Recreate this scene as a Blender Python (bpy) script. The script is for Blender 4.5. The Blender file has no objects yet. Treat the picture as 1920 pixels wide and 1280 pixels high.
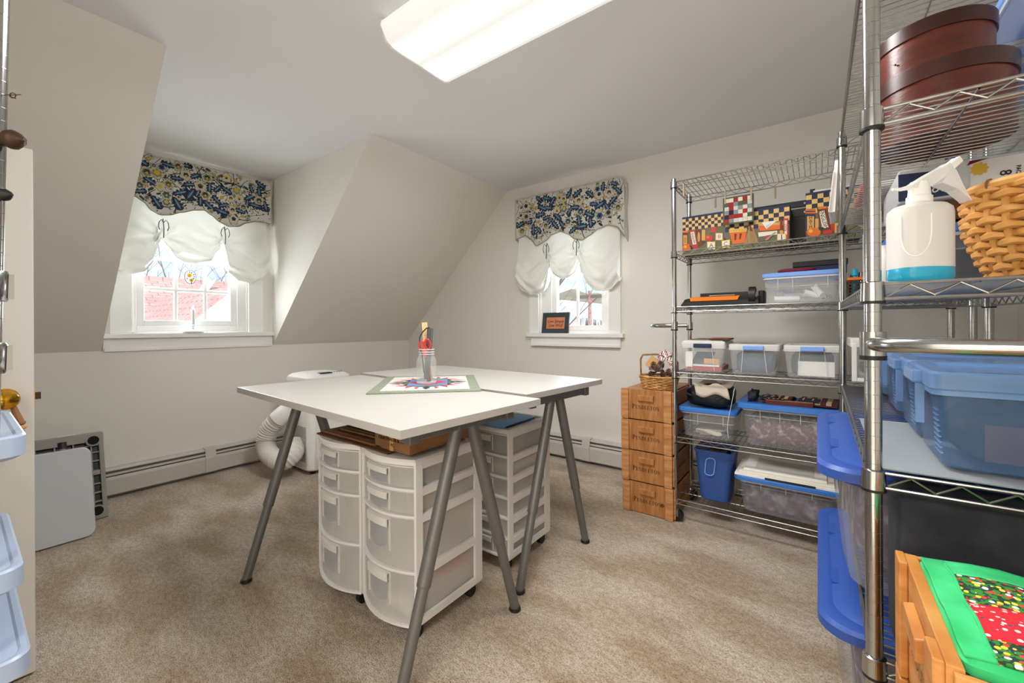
import bpy, math, random
import numpy as np
from mathutils import Vector, Matrix
random.seed(7)
SC = bpy.context.scene
COL = SC.collection
PI = math.pi

# ------------------------------------------------------------------ camera
CAM_H, FPX, CXP, CYP = 1.13, 777.0, 960.0, 613.3
YAW, ROLL = math.radians(36.5), math.radians(0.3)
cd = bpy.data.cameras.new('camera')
cd.sensor_width = 36.0
cd.lens = FPX / 1920 * 36.0
cd.shift_y = (CYP - 640.0) / 1920.0
cd.clip_start = 0.02
cd.clip_end = 500
cam = bpy.data.objects.new('camera', cd)
COL.objects.link(cam)
cam.matrix_world = (Matrix.Translation((0, 0, CAM_H)) @ Matrix.Rotation(YAW, 4, 'Z')
                    @ Matrix.Rotation(PI / 2, 4, 'X') @ Matrix.Rotation(-ROLL, 4, 'Z'))
SC.camera = cam

# photo pixel -> point on a plane of the room
_fw = np.array([-math.sin(YAW), math.cos(YAW), 0]); _rt = np.array([math.cos(YAW), math.sin(YAW), 0])
def ray(x, y):
    a, b = x - CXP, CYP - y
    c, s = math.cos(ROLL), math.sin(ROLL)
    a2, b2 = a * c + b * s, -a * s + b * c
    return _fw + _rt * (a2 / FPX) + np.array([0, 0, b2 / FPX])
def px(x, y, axis, val):
    d = ray(x, y); o = np.array([0, 0, CAM_H])
    return o + d * ((val - o[axis]) / d[axis])

# ------------------------------------------------------------------ world, sun, exposure
w = bpy.data.worlds.new('sky'); SC.world = w; w.use_nodes = True
nt = w.node_tree; nt.nodes.clear()
def N(tree, typ, **kw):
    n = tree.nodes.new(typ)
    for k, v in kw.items():
        if k.startswith('i_'):
            n.inputs[k[2:].replace('_', ' ')].default_value = v
        else:
            setattr(n, k, v)
    return n
tc = N(nt, 'ShaderNodeTexCoord')
mp = N(nt, 'ShaderNodeMapping'); mp.inputs['Scale'].default_value = (1.6, 1.6, 4.5)
nz = N(nt, 'ShaderNodeTexNoise', i_Scale=2.2, i_Detail=6.0, i_Roughness=0.55)
cr = N(nt, 'ShaderNodeValToRGB')
cr.color_ramp.elements[0].position = 0.45; cr.color_ramp.elements[0].color = (0.42, 0.56, 0.80, 1)
cr.color_ramp.elements[1].position = 0.66; cr.color_ramp.elements[1].color = (1.0, 1.0, 1.0, 1)
bg = N(nt, 'ShaderNodeBackground'); bg.inputs['Strength'].default_value = 0.8
wo = N(nt, 'ShaderNodeOutputWorld')
nt.links.new(tc.outputs['Generated'], mp.inputs['Vector']); nt.links.new(mp.outputs['Vector'], nz.inputs['Vector'])
nt.links.new(nz.outputs['Fac'], cr.inputs['Fac']); nt.links.new(cr.outputs['Color'], bg.inputs['Color'])
nt.links.new(bg.outputs['Background'], wo.inputs['Surface'])

sd = bpy.data.lights.new('sun', 'SUN'); sd.energy = 1.9; sd.angle = math.radians(3); sd.color = (1.0, 0.97, 0.92)
sun = bpy.data.objects.new('sun', sd); COL.objects.link(sun)
sun.rotation_euler = (math.radians(28), math.radians(38), 0)

# the tubes of the ceiling fixture: light leaving its lens
LAMP_X0, LAMP_X1, LAMP_Y0, LAMP_Y1, CEIL = -1.46, -0.24, 1.06, 1.485, 2.43
ld = bpy.data.lights.new('ceiling_light_tubes', 'AREA'); ld.shape = 'RECTANGLE'
ld.size, ld.size_y, ld.energy = LAMP_X1 - LAMP_X0 - 0.06, LAMP_Y1 - LAMP_Y0 - 0.04, 20.0
ld.color = (1.0, 0.99, 0.97)
lo = bpy.data.objects.new('ceiling_light_tubes', ld); COL.objects.link(lo)
lo.location = ((LAMP_X0 + LAMP_X1) / 2, (LAMP_Y0 + LAMP_Y1) / 2, 2.315)

# added fill light behind the camera, shining in through an invented doorway
hd_ = bpy.data.lights.new('rear_fill_light', 'AREA'); hd_.shape = 'RECTANGLE'; hd_.size, hd_.size_y, hd_.energy = 1.8, 1.2, 52.0; hd_.color = (1.0, 0.98, 0.95)
ho = bpy.data.objects.new('rear_fill_light', hd_); COL.objects.link(ho); ho.location = (-.15, -1.6, 2.40)

# daylight coming in through the two windows
def window_light(name, loc, rot, sx, sy, e):
    l = bpy.data.lights.new(name, 'AREA'); l.shape = 'RECTANGLE'; l.size, l.size_y, l.energy = sx, sy, e; l.color = (0.93, 0.97, 1.0)
    o = bpy.data.objects.new(name, l); COL.objects.link(o); o.location = loc; o.rotation_euler = rot
window_light('dormer_daylight', (-4.06, 1.12, 1.62), (0, -PI / 2, 0), 1.0, .75, 20.0)
window_light('gable_daylight', (-1.69, 3.36, 1.6), (-PI / 2, 0, 0), .7, 1.0, 8.0)

vs = SC.view_settings
vs.view_transform = 'Standard'; vs.look = 'None'; vs.gamma = 1.0; vs.use_curve_mapping = False
vs.exposure = 1.0
try:
    SC.cycles.max_bounces = 10; SC.cycles.transparent_max_bounces = 24; SC.cycles.diffuse_bounces = 6
except Exception:
    pass

# ------------------------------------------------------------------ mesh helpers
class G:
    def __init__(s): s.v, s.f, s.m = [], [], []; s.cur = 0
    def mat(s, i): s.cur = i; return s
    def add(s, vs, fs):
        o = len(s.v); s.v += [tuple(map(float, p)) for p in vs]
        s.f += [tuple(i + o for i in f) for f in fs]; s.m += [s.cur] * len(fs); return s
    def hexa(s, p):
        return s.add(p, [(3, 2, 1, 0), (4, 5, 6, 7), (0, 1, 5, 4), (1, 2, 6, 5), (2, 3, 7, 6), (3, 0, 4, 7)])
    def box(s, x0, x1, y0, y1, z0, z1):
        return s.hexa([(x0, y0, z0), (x1, y0, z0), (x1, y1, z0), (x0, y1, z0), (x0, y0, z1), (x1, y0, z1), (x1, y1, z1), (x0, y1, z1)])
    def obox(s, c, size, M):
        a, b, d = [k / 2 for k in size]; c = Vector(c)
        return s.hexa([c + M @ Vector(q) for q in ((-a, -b, -d), (a, -b, -d), (a, b, -d), (-a, b, -d), (-a, -b, d), (a, -b, d), (a, b, d), (-a, b, d))])
    def loft(s, loops, cap0=True, cap1=True, closed=True):
        n = len(loops[0]); o = []
        for L in loops: o += list(L)
        fs = []
        for i in range(len(loops) - 1):
            for j in range(n if closed else n - 1):
                k = (j + 1) % n
                fs.append((i * n + j, i * n + k, (i + 1) * n + k, (i + 1) * n + j))
        if cap0: fs.append(tuple(reversed(range(n))))
        if cap1: fs.append(tuple((len(loops) - 1) * n + j for j in range(n)))
        return s.add(o, fs)
    def cyl(s, p0, p1, r0, r1=None, n=12, caps=True):
        r1 = r0 if r1 is None else r1
        p0, p1 = Vector(p0), Vector(p1); d = (p1 - p0).normalized()
        u = d.orthogonal().normalized(); v = d.cross(u)
        L = [[p + (u * math.cos(2 * PI * k / n) + v * math.sin(2 * PI * k / n)) * r for k in range(n)] for p, r in ((p0, r0), (p1, r1))]
        return s.loft(L, caps, caps)
    def tube(s, pts, r, n=8, closed=False, caps=True):
        P = [Vector(p) for p in pts]; m = len(P); loops = []; u = None
        for i in range(m):
            if closed: t = P[(i + 1) % m] - P[i - 1]
            else: t = P[min(i + 1, m - 1)] - P[max(i - 1, 0)]
            t = t.normalized() if t.length > 1e-9 else Vector((0, 0, 1))
            u = t.orthogonal().normalized() if u is None else (u - t * u.dot(t)).normalized()
            v = t.cross(u); rr = r[i] if isinstance(r, (list, tuple)) else r
            loops.append([P[i] + (u * math.cos(2 * PI * k / n) + v * math.sin(2 * PI * k / n)) * rr for k in range(n)])
        if closed: loops.append(loops[0]); return s.loft(loops, False, False)
        return s.loft(loops, caps, caps)
    def lathe(s, prof, n=24, c=(0, 0, 0), sx=1, sy=1, caps=True):
        L = [[(c[0] + r * math.cos(2 * PI * k / n) * sx, c[1] + r * math.sin(2 * PI * k / n) * sy, c[2] + z) for k in range(n)] for r, z in prof]
        return s.loft(L, caps, caps)
    def grid(s, fn, nu, nv):
        vs = [fn(i / nu, j / nv) for j in range(nv + 1) for i in range(nu + 1)]
        fs = [(j * (nu + 1) + i, j * (nu + 1) + i + 1, (j + 1) * (nu + 1) + i + 1, (j + 1) * (nu + 1) + i) for j in range(nv) for i in range(nu)]
        return s.add(vs, fs)
    def extr(s, poly, off):
        off = Vector(off); a = [Vector(p) for p in poly]
        return s.loft([a, [p + off for p in a]])
    def ico(s, c, r, n=8, m=5, sx=1, sy=1, sz=1):
        L = []
        for i in range(m + 1):
            t = PI * (i + .001) / (m + .002)
            L.append([(c[0] + r * math.sin(t) * math.cos(2 * PI * k / n) * sx, c[1] + r * math.sin(t) * math.sin(2 * PI * k / n) * sy, c[2] - r * math.cos(t) * sz) for k in range(n)])
        return s.loft(L)
    def build(s, name, mats, parent=None, local=False, smooth=False, bevel=0, kind=None, label=None, subd=0, solid=0, ang=0.7):
        me = bpy.data.meshes.new(name)
        vs = s.v
        if parent is not None and not local:
            r = parent
            while r.parent: r = r.parent
            l = r.location; vs = [(a - l.x, b - l.y, c - l.z) for a, b, c in vs]
        me.from_pydata(vs, [], s.f)
        mats = mats if isinstance(mats, (list, tuple)) else [mats]
        for m in mats: me.materials.append(MAT(m))
        if len(mats) > 1: me.polygons.foreach_set('material_index', s.m)
        if smooth:
            me.polygons.foreach_set('use_smooth', [True] * len(me.polygons))
            me.set_sharp_from_angle(angle=ang)
        me.update()
        o = bpy.data.objects.new(name, me); COL.objects.link(o)
        if parent is not None: o.parent = parent
        if solid:
            m = o.modifiers.new('solid', 'SOLIDIFY'); m.thickness = solid; m.offset = 0
        if bevel:
            m = o.modifiers.new('bevel', 'BEVEL'); m.width = bevel; m.segments = 2; m.limit_method = 'ANGLE'
        if subd:
            m = o.modifiers.new('subd', 'SUBSURF'); m.levels = subd; m.render_levels = subd
        if kind: o['kind'] = kind
        if label: o['label'] = label
        return o

def rrect(x0, x1, y0, y1, r, z, n=4):
    r = min(r, (x1 - x0) / 2 - 1e-4, (y1 - y0) / 2 - 1e-4); out = []
    for cx, cy, a0 in ((x1 - r, y1 - r, 0), (x0 + r, y1 - r, 90), (x0 + r, y0 + r, 180), (x1 - r, y0 + r, 270)):
        for k in range(n + 1):
            a = math.radians(a0 + 90 * k / n); out.append((cx + r * math.cos(a), cy + r * math.sin(a), z))
    return out

def thing(name, label, cat, loc=(0, 0, 0), rz=0, group=None, kind=None):
    o = bpy.data.objects.new(name, None); COL.objects.link(o); o.empty_display_size = .05
    o.location = loc; o.rotation_euler = (0, 0, rz)
    return tag(o, label, cat, group, kind)
def tag(o, label=None, cat=None, group=None, kind=None):
    if label: o['label'] = label
    if cat: o['category'] = cat
    if group: o['group'] = group
    if kind: o['kind'] = kind
    return o
def struct(o): o['kind'] = 'structure'; return o
def dup(root, loc=None, label=None, rz=None):
    r = root.copy(); COL.objects.link(r)
    if loc is not None: r.location = loc
    if rz is not None: r.rotation_euler = (0, 0, rz)
    if label: r['label'] = label
    for ch in list(root.children):
        c = ch.copy(); COL.objects.link(c); c.parent = r
        for g in list(ch.children):
            d = g.copy(); COL.objects.link(d); d.parent = c
    return r

# ------------------------------------------------------------------ materials
def lin(h):
    h = h.lstrip('#'); c = [int(h[i:i + 2], 16) / 255 for i in (0, 2, 4)]
    return tuple(x / 12.92 if x < .04045 else ((x + .055) / 1.055) ** 2.4 for x in c)
_M, _DEF = {}, {}
def MAT(name):
    if not isinstance(name, str): return name
    if name not in _M: _M[name] = mk(name, **_DEF[name])
    return _M[name]
def D(name, **kw): _DEF[name] = kw
def mk(name, col='#808080', col2=None, rough=.5, metal=0, alpha=1, ns=8, nd=3, stretch=(1, 1, 1), lo=.35, hi=.65, tex='noise',
       bump=0, bs=60, btex='noise', spec=.5, emit=0, transl=0, coat=0, col3=None, fn=None):
    m = bpy.data.materials.new(name); m.use_nodes = True
    t = m.node_tree; b = t.nodes['Principled BSDF']; out = t.nodes['Material Output']
    L = t.links.new
    c = lin(col) if isinstance(col, str) else col
    b.inputs['Base Color'].default_value = (*c, 1); b.inputs['Roughness'].default_value = rough
    b.inputs['Metallic'].default_value = metal; b.inputs['Alpha'].default_value = alpha
    b.inputs['Specular IOR Level'].default_value = spec
    if coat: b.inputs['Coat Weight'].default_value = coat
    co = N(t, 'ShaderNodeTexCoord'); mpn = N(t, 'ShaderNodeMapping'); mpn.inputs['Scale'].default_value = stretch
    L(co.outputs['Object'], mpn.inputs['Vector'])
    if col2:
        if tex == 'voronoi':
            x = N(t, 'ShaderNodeTexVoronoi', i_Scale=float(ns)); o = x.outputs['Distance']
        elif tex == 'cell':
            x = N(t, 'ShaderNodeTexVoronoi', i_Scale=float(ns)); o = x.outputs['Color']
        elif tex == 'wave':
            x = N(t, 'ShaderNodeTexWave', i_Scale=float(ns), i_Distortion=6.0, i_Detail=3.0); x.inputs['Detail Scale'].default_value = 1.5; o = x.outputs['Fac']
        elif tex == 'checker':
            x = N(t, 'ShaderNodeTexChecker', i_Scale=float(ns)); o = x.outputs['Fac']
        else:
            x = N(t, 'ShaderNodeTexNoise', i_Scale=float(ns), i_Detail=float(nd)); o = x.outputs['Fac']
        L(mpn.outputs['Vector'], x.inputs['Vector'])
        r = N(t, 'ShaderNodeValToRGB'); e = r.color_ramp.elements
        e[0].position, e[1].position = lo, hi
        e[0].color = (*c, 1); e[1].color = (*lin(col2), 1)
        if col3:
            q = e.new((lo + hi) / 2); q.color = (*lin(col3), 1)
        L(o, r.inputs['Fac']); L(r.outputs['Color'], b.inputs['Base Color'])
    if emit:
        b.inputs['Emission Color'].default_value = (*c, 1); b.inputs['Emission Strength'].default_value = emit
    if bump:
        if btex == 'voronoi': x = N(t, 'ShaderNodeTexVoronoi', i_Scale=float(bs)); o = x.outputs['Distance']
        elif btex == 'wave': x = N(t, 'ShaderNodeTexWave', i_Scale=float(bs), i_Distortion=1.5); o = x.outputs['Fac']
        else: x = N(t, 'ShaderNodeTexNoise', i_Scale=float(bs), i_Detail=4.0); o = x.outputs['Fac']
        L(mpn.outputs['Vector'], x.inputs['Vector'])
        bn = N(t, 'ShaderNodeBump', i_Strength=float(bump), i_Distance=.01); L(o, bn.inputs['Height']); L(bn.outputs['Normal'], b.inputs['Normal'])
    if transl:
        tr = N(t, 'ShaderNodeBsdfTranslucent'); tr.inputs['Color'].default_value = (*c, 1)
        mx = N(t, 'ShaderNodeMixShader'); mx.inputs[0].default_value = transl
        L(b.outputs[0], mx.inputs[1]); L(tr.outputs[0], mx.inputs[2]); L(mx.outputs[0], out.inputs['Surface'])
    if fn: fn(t, b, co, L)
    return m

D('wall', col='#e6e3dc', rough=.85, bump=.04, bs=220, spec=.2)
D('ceiling', col='#e6e6e7', rough=.9, bump=.03, bs=200, spec=.15)
D('trim', col='#f0f0ee', rough=.4)
D('door_paint', col='#d6d2ca', rough=.5)
D('heater', col='#c6c2ba', rough=.45)
D('dark_gap', col='#0b0a0a', rough=.9)
D('chrome', col='#b2b2b1', metal=1, rough=.17)
D('chrome_wire', col='#a3a29f', metal=1, rough=.28)
D('leg_metal', col='#757371', metal=.5, rough=.42)
D('black', col='#101010', rough=.5)
D('black_soft', col='#1b1b1c', rough=.6, bump=.15, bs=40)
D('laminate', col='#c3c0bb', rough=.32)
D('laminate_edge', col='#b9b5ae', rough=.5)
D('white_plastic', col='#efeeea', rough=.4)
D('frame_plastic', col='#e6e3de', rough=.42)
D('frosted', col='#dfdcd6', rough=.35, alpha=.52)
D('frosted_rim', col='#e8e6e1', rough=.4, alpha=.85)
D('clear', col='#eef1f4', rough=.18, alpha=.22)
D('clear_rim', col='#eef0f2', rough=.25, alpha=.62)
D('clear_blue', col='#54769f', rough=.25, alpha=.45)
D('clear_blue_lid', col='#6f95c8', rough=.22, alpha=.8)
D('cloudy', col='#b4b6bd', rough=.35, alpha=.26)
D('lid_blue', col='#3577c9', rough=.35)
D('lid_royal', col='#2b4f9f', rough=.42, bump=.05, bs=300)
D('lid_pale', col='#7aa3e8', rough=.35)
D('pail_blue', col='#34589f', rough=.4, alpha=.88)
D('tray_pale', col='#a7b8d2', rough=.35)
D('glass_jar', col='#e6eaea', rough=.05, alpha=.10)
D('blade_dark', col='#3d3c3a', rough=.4)
D('tool_grey', col='#595a5c', rough=.5)
D('pane', col='#ffffff', rough=.03, alpha=.05)
D('brass', col='#c8912a', metal=1, rough=.16)
D('bronze', col='#4a3420', rough=.45, metal=.4)
D('card', col='#8a5f3a', col2='#9a6d45', ns=14, rough=.85)
D('card_dark', col='#5d3c25', col2='#6d472c', ns=10, rough=.85)
D('ink', col='#24120a', rough=.8)
D('black_ink', col='#1a120c', rough=.8)
D('crate_wood', col='#a5693a', col2='#c8925f', ns=5, nd=6, stretch=(1.2, 1.2, 9), rough=.5, bump=.06, bs=30)
D('crate_wood2', col='#96602f', col2='#b57e4b', ns=6, nd=6, stretch=(9, 9, 1.3), rough=.5, bump=.06, bs=30)
D('crate_gold', col='#b87434', col2='#d0924f', ns=6, nd=6, stretch=(2, 2, 8), rough=.45)
D('knot', col='#5a2f14', rough=.6)
D('cherry', col='#4c1a10', col2='#6a2a1a', ns=6, nd=5, stretch=(1, 1, 5), rough=.3, bump=.05, bs=50)
D('cherry_dark', col='#30100a', col2='#461810', ns=6, nd=5, stretch=(1, 1, 5), rough=.32)
D('wicker', col='#a8733a', col2='#d6a765', ns=40, rough=.6)
D('wicker_gold', col='#c0853d', col2='#d69f58', ns=22, rough=.55)
D('wicker_dark', col='#6b4a26', col2='#9a7140', ns=60, rough=.7)
D('cream', col='#e9e2d2', rough=.7)
D('paper', col='#efedE8', rough=.7)
D('paper_grey', col='#cfcac3', rough=.7)
D('orange', col='#e0761c', rough=.5)
D('orange_pumpkin', col='#e26a1f', rough=.6)
D('red', col='#c0261f', rough=.5)
D('red_plastic', col='#e3231b', rough=.3)
D('maroon', col='#6d0f2c', rough=.8, bump=.3, bs=90)
D('navy', col='#1d2b4e', rough=.6)
D('denim', col='#3a4c66', col2='#46586f', ns=60, rough=.8)
D('yellow', col='#e3b93a', rough=.6)
D('tan', col='#cfa063', rough=.7)
D('pin_wood', col='#b9a788', rough=.7)
D('wood_rule', col='#e6c48b', rough=.5)
D('steel', col='#8d8f92', metal=1, rough=.3)
D('grey_plastic', col='#8f8f90', rough=.5)
D('board_grey', col='#b9bdc0', rough=.5, bump=.05, bs=400)
D('folding_grey', col='#8f8b83', rough=.55)
D('blue_sheet', col='#58aef5', rough=.4)
D('liquid_blue', col='#2ba4c9', rough=.2)
D('bottle', col='#dddbd6', rough=.35, alpha=.9)
D('bottle_clear', col='#efeeec', rough=.3, alpha=.72)
D('sage', col='#7d8472', col2='#8f9583', ns=120, rough=.9, bump=.2, bs=300)
D('linen', col='#cfcbc3', rough=.9)
D('patch_green', col='#4f6a5c', rough=.9); D('patch_blue', col='#6f82a8', rough=.9)
D('patch_red', col='#9f1f2e', col2='#b84852', ns=180, rough=.9, tex='voronoi', lo=.1, hi=.5); D('patch_dark', col='#2a333d', rough=.9)
D('q_cream', col='#d8d0bf', col2='#e6dfd0', ns=60, rough=.9); D('q_red', col='#a42b2b', rough=.9); D('q_navy', col='#2a2a44', rough=.9)
D('q_grey', col='#8d9095', rough=.9); D('q_olive', col='#5b5d45', rough=.9); D('q_white', col='#ccccc8', rough=.9)
D('xmas_green', col='#1fae62', col2='#3cc57c', ns=14, rough=.85, bump=.3, bs=25)
D('pine', col='#5b4030', col2='#8a6a50', ns=30, rough=.8)
D('gingham', col='#efe9e0', col2='#7c1530', tex='checker', ns=130, rough=.9)
D('leather', col='#17181a', rough=.42, bump=.2, bs=45)
D('cloth_beige', col='#cfc3b2', rough=.95, bump=.2, bs=60)
D('shade_cloth', col='#eeefe9', rough=.9, transl=.05, bump=.06, bs=60)
D('valance_cloth', col='#dcd9d0', col2='#e7e4dc', ns=200, rough=.95, transl=.15)
D('p_blue', col='#243c57', rough=.95); D('p_blue2', col='#4a6d8f', rough=.95); D('p_green', col='#2f4a3c', rough=.95)
D('p_yellow', col='#d9b53a', rough=.95); D('p_brown', col='#5d5442', rough=.95); D('p_cream', col='#cfc7b2', rough=.95); D('p_dark', col='#20242b', rough=.95)
D('p_olive', col='#8f8f6c', rough=.95)
D('ribbon', col='#47564a', rough=.8)
D('fabric_mix', col='#4c3a44', col2='#a3a0ae', col3='#6e5c68', ns=26, nd=5, rough=.9, lo=.3, hi=.7)
D('fabric_mix2', col='#8a8288', col2='#cfc6c6', col3='#7d5a55', ns=34, nd=5, rough=.9, lo=.3, hi=.7, bump=.4, bs=40)
D('fabric_dark', col='#1b1d22', col2='#3a3a40', ns=9, nd=5, rough=.95, lo=.4, hi=.75)
D('fabric_white', col='#cfccd2', col2='#e8e6ea', ns=14, rough=.9)
D('flag_red', col='#5d1712', rough=.6); D('flag_cream', col='#c9b28a', rough=.7); D('flag_dark', col='#15171c', rough=.6)
D('picture_frame', col='#2e3b42', rough=.5)
D('peach', col='#d97f55', col2='#e69a76', ns=9, rough=.8)
D('book_teal', col='#3d5154', rough=.7); D('book_brown', col='#7a3b1c', rough=.7); D('book_olive', col='#6d6a4a', rough=.7); D('book_tan', col='#d9a45a', rough=.7); D('book_grey', col='#6d6a62', rough=.7)
D('broom', col='#9a7a52', col2='#b59468', ns=30, stretch=(4, 1, .3), rough=.9)
D('liner', col='#8d9399', rough=.6)
D('label_white', col='#e8e6e2', rough=.6)
D('bark', col='#5b5048', rough=.95)
D('snow', col='#f2f3f5', rough=.9)
D('hill', col='#85755c', col2='#9c8b6c', col3='#6f7060', ns=.35, nd=6, rough=1)
D('siding', col='#e9e9e4', rough=.8)
D('white_roof', col='#f0f0f2', rough=.9)
D('pole_wood', col='#a09084', col2='#a85a52', tex='noise', ns=9, nd=6, rough=.9, lo=.45, hi=.6)
D('amber', col='#d98a1f', rough=.2); D('leaf_dark', col='#26331f', rough=.6)
D('hose', col='#d3cfc6', rough=.5)

def carpet_fn(t, b, co, L):
    def noise(s, d, st=(1, 1, 1)):
        mp = N(t, 'ShaderNodeMapping'); mp.inputs['Scale'].default_value = st; mp.inputs['Rotation'].default_value = (0, 0, .5)
        L(co.outputs['Object'], mp.inputs['Vector'])
        n = N(t, 'ShaderNodeTexNoise', i_Scale=float(s), i_Detail=float(d)); L(mp.outputs['Vector'], n.inputs['Vector']); return n.outputs['Fac']
    def ramp(f, a, b_, p0, p1):
        r = N(t, 'ShaderNodeValToRGB'); e = r.color_ramp.elements; e[0].position, e[1].position = p0, p1
        e[0].color, e[1].color = (*lin(a), 1), (*lin(b_), 1); L(f, r.inputs['Fac']); return r.outputs['Color']
    big = ramp(noise(2.2, 3, (1, 2.2, 1)), '#bba78c', '#dccfbe', .40, .60)
    fine = ramp(noise(150, 4, (1, 2.0, 1)), '#a39687', '#ffffff', .34, .55)
    med = ramp(noise(34, 5, (1, 2.0, 1)), '#dfd6cb', '#ffffff', .35, .62)
    m1 = N(t, 'ShaderNodeMix', data_type='RGBA', blend_type='MULTIPLY'); m1.inputs[0].default_value = 1
    m2 = N(t, 'ShaderNodeMix', data_type='RGBA', blend_type='MULTIPLY'); m2.inputs[0].default_value = 1
    L(big, m1.inputs[6]); L(fine, m1.inputs[7]); L(m1.outputs[2], m2.inputs[6]); L(med, m2.inputs[7]); L(m2.outputs[2], b.inputs['Base Color'])
    bn = N(t, 'ShaderNodeBump', i_Strength=.9, i_Distance=.012); L(noise(120, 5, (1, 1.8, 1)), bn.inputs['Height']); L(bn.outputs['Normal'], b.inputs['Normal'])
    b.inputs['Sheen Weight'].default_value = .3
D('carpet', col='#b9a995', rough=1, spec=.05, fn=carpet_fn)

def shingle_fn(t, b, co, L):
    br = N(t, 'ShaderNodeTexBrick', i_Scale=1.0); br.inputs['Color1'].default_value = (*lin('#cfa79d'), 1); br.inputs['Color2'].default_value = (*lin('#bd9086'), 1)
    br.inputs['Mortar'].default_value = (*lin('#96706a'), 1); br.inputs['Mortar Size'].default_value = .012; br.inputs['Brick Width'].default_value = .3; br.inputs['Row Height'].default_value = .14
    mp = N(t, 'ShaderNodeMapping'); mp.inputs['Rotation'].default_value = (0, 0, PI / 2)
    L(co.outputs['Object'], mp.inputs['Vector']); L(mp.outputs['Vector'], br.inputs['Vector']); L(br.outputs['Color'], b.inputs['Base Color'])
D('shingle', rough=.95, fn=shingle_fn)

def lens_fn(t, b, co, L):
    # ribbed acrylic lens glowing from two tubes behind it
    sp = N(t, 'ShaderNodeSeparateXYZ'); L(co.outputs['Object'], sp.inputs['Vector'])
    r = N(t, 'ShaderNodeValToRGB'); e = r.color_ramp.elements
    mr = N(t, 'ShaderNodeMapRange'); mr.inputs['From Min'].default_value = -.2125; mr.inputs['From Max'].default_value = .2125; L(sp.outputs['Y'], mr.inputs['Value'])
    e[0].position, e[1].position = 0, 1; e[0].color = e[1].color = (.5, .5, .5, 1)
    for p, v in ((.10, .42), (.27, 1.0), (.48, .45), (.72, 1.0), (.9, .42)):
        q = e.new(p); q.color = (v, v, v * .98, 1)
    L(mr.outputs[0], r.inputs['Fac'])
    ck = N(t, 'ShaderNodeTexWave', i_Scale=55.0); L(co.outputs['Object'], ck.inputs['Vector'])
    mx = N(t, 'ShaderNodeMix', data_type='RGBA', blend_type='MULTIPLY'); mx.inputs[0].default_value = .12
    L(r.outputs['Color'], mx.inputs[6]); L(ck.outputs['Color'], mx.inputs[7])
    L(mx.outputs[2], b.inputs['Emission Color']); b.inputs['Emission Strength'].default_value = .5
D('lens', col='#f4f4f2', rough=.4, fn=lens_fn)

def floral_fn(base, spots):
    def fn(t, b, co, L):
        prev = None
        for i, (s, thr, col) in enumerate(spots):
            mp = N(t, 'ShaderNodeMapping'); mp.inputs['Location'].default_value = (i * 3.3, i * 1.7, 0); L(co.outputs['Object'], mp.inputs['Vector'])
            v = N(t, 'ShaderNodeTexVoronoi', i_Scale=float(s)); L(mp.outputs['Vector'], v.inputs['Vector'])
            c = N(t, 'ShaderNodeMath', operation='LESS_THAN'); c.inputs[1].default_value = thr; L(v.outputs['Distance'], c.inputs[0])
            m = N(t, 'ShaderNodeMix', data_type='RGBA'); L(c.outputs[0], m.inputs[0]); m.inputs[7].default_value = (*lin(col), 1)
            if prev is None: m.inputs[6].default_value = (*lin(base), 1)
            else: L(prev, m.inputs[6])
            prev = m.outputs[2]
        L(prev, b.inputs['Base Color'])
    return fn
D('xmas_floral', rough=.9, fn=floral_fn('#143a1a', [(150, .55, '#2f7d2c'), (115, .35, '#1c2b4a'), (100, .3, '#d83a2a'), (92, .27, '#f0c838'), (86, .27, '#f3ead8')]))
D('xmas_red', rough=.9, fn=floral_fn('#d8192b', [(95, .24, '#f2c9c0'), (75, .14, '#2f4668'), (70, .17, '#f6f0e6')]))
D('check_print', col='#e8bd72', rough=.6)
D('check_navy', col='#1d2a44', rough=.6)
# ================================================================== the room
XK, YG, XR, YB = -3.85, 3.17, 0.80, -0.62       # knee wall, gable wall, right wall, rear wall
ZK, XS = 0.985, -2.40                           # knee wall height, where the slope meets the ceiling
DY0, DY1 = 0.59, 1.675                          # dormer cheeks
XD = -3.87                                      # dormer window wall
W1 = (0.75, 1.485, 1.10, 2.20)                  # dormer window opening y0,y1,z0,z1
W2 = (-2.035, -1.362, 1.075, 2.16)              # gable window opening x0,x1,z0,z1
TH = .15

struct(G().box(XK - .3, XR + .2, YB - .2, YG + .2, -.06, 0).build('floor', 'carpet'))
g = G()
g.box(XS, XR + .1, YB - .1, YG + .1, CEIL, CEIL + .08)
g.box(XD - TH, XS, DY0 - .05, DY1 + .05, CEIL, CEIL + .08)
struct(g.build('ceiling', 'ceiling'))
# knee wall with the dormer window wall above it
g = G()
g.box(XK - .12, XK, YB, YG + .05, 0, ZK)
y0, y1, z0, z1 = W1
g.box(XD - TH, XD, DY0, y0, ZK, CEIL); g.box(XD - TH, XD, y1, DY1, ZK, CEIL)
g.box(XD - TH, XD, y0, y1, ZK, z0); g.box(XD - TH, XD, y0, y1, z1, CEIL)
struct(g.build('wall_left', 'wall'))
# sloped ceiling panels either side of the dormer
g = G()
n = Vector((-(CEIL - ZK), 0, XS - XK)).normalized() * .1
for a, b in ((YB, DY0), (DY1, YG + .02)):
    g.extr([(XK, a, ZK), (XS, a, CEIL), (XS, b, CEIL), (XK, b, ZK)], n)
struct(g.build('wall_slope', 'wall'))
g = G()
tri = lambda y: [(XK - .02, y, ZK), (XS, y, CEIL), (XD, y, CEIL)]
g.extr(tri(DY0 - .001), (0, -.04, 0)); g.extr(tri(DY1 + .001), (0, .04, 0))
struct(g.build('wall_dormer', 'wall'))
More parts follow.
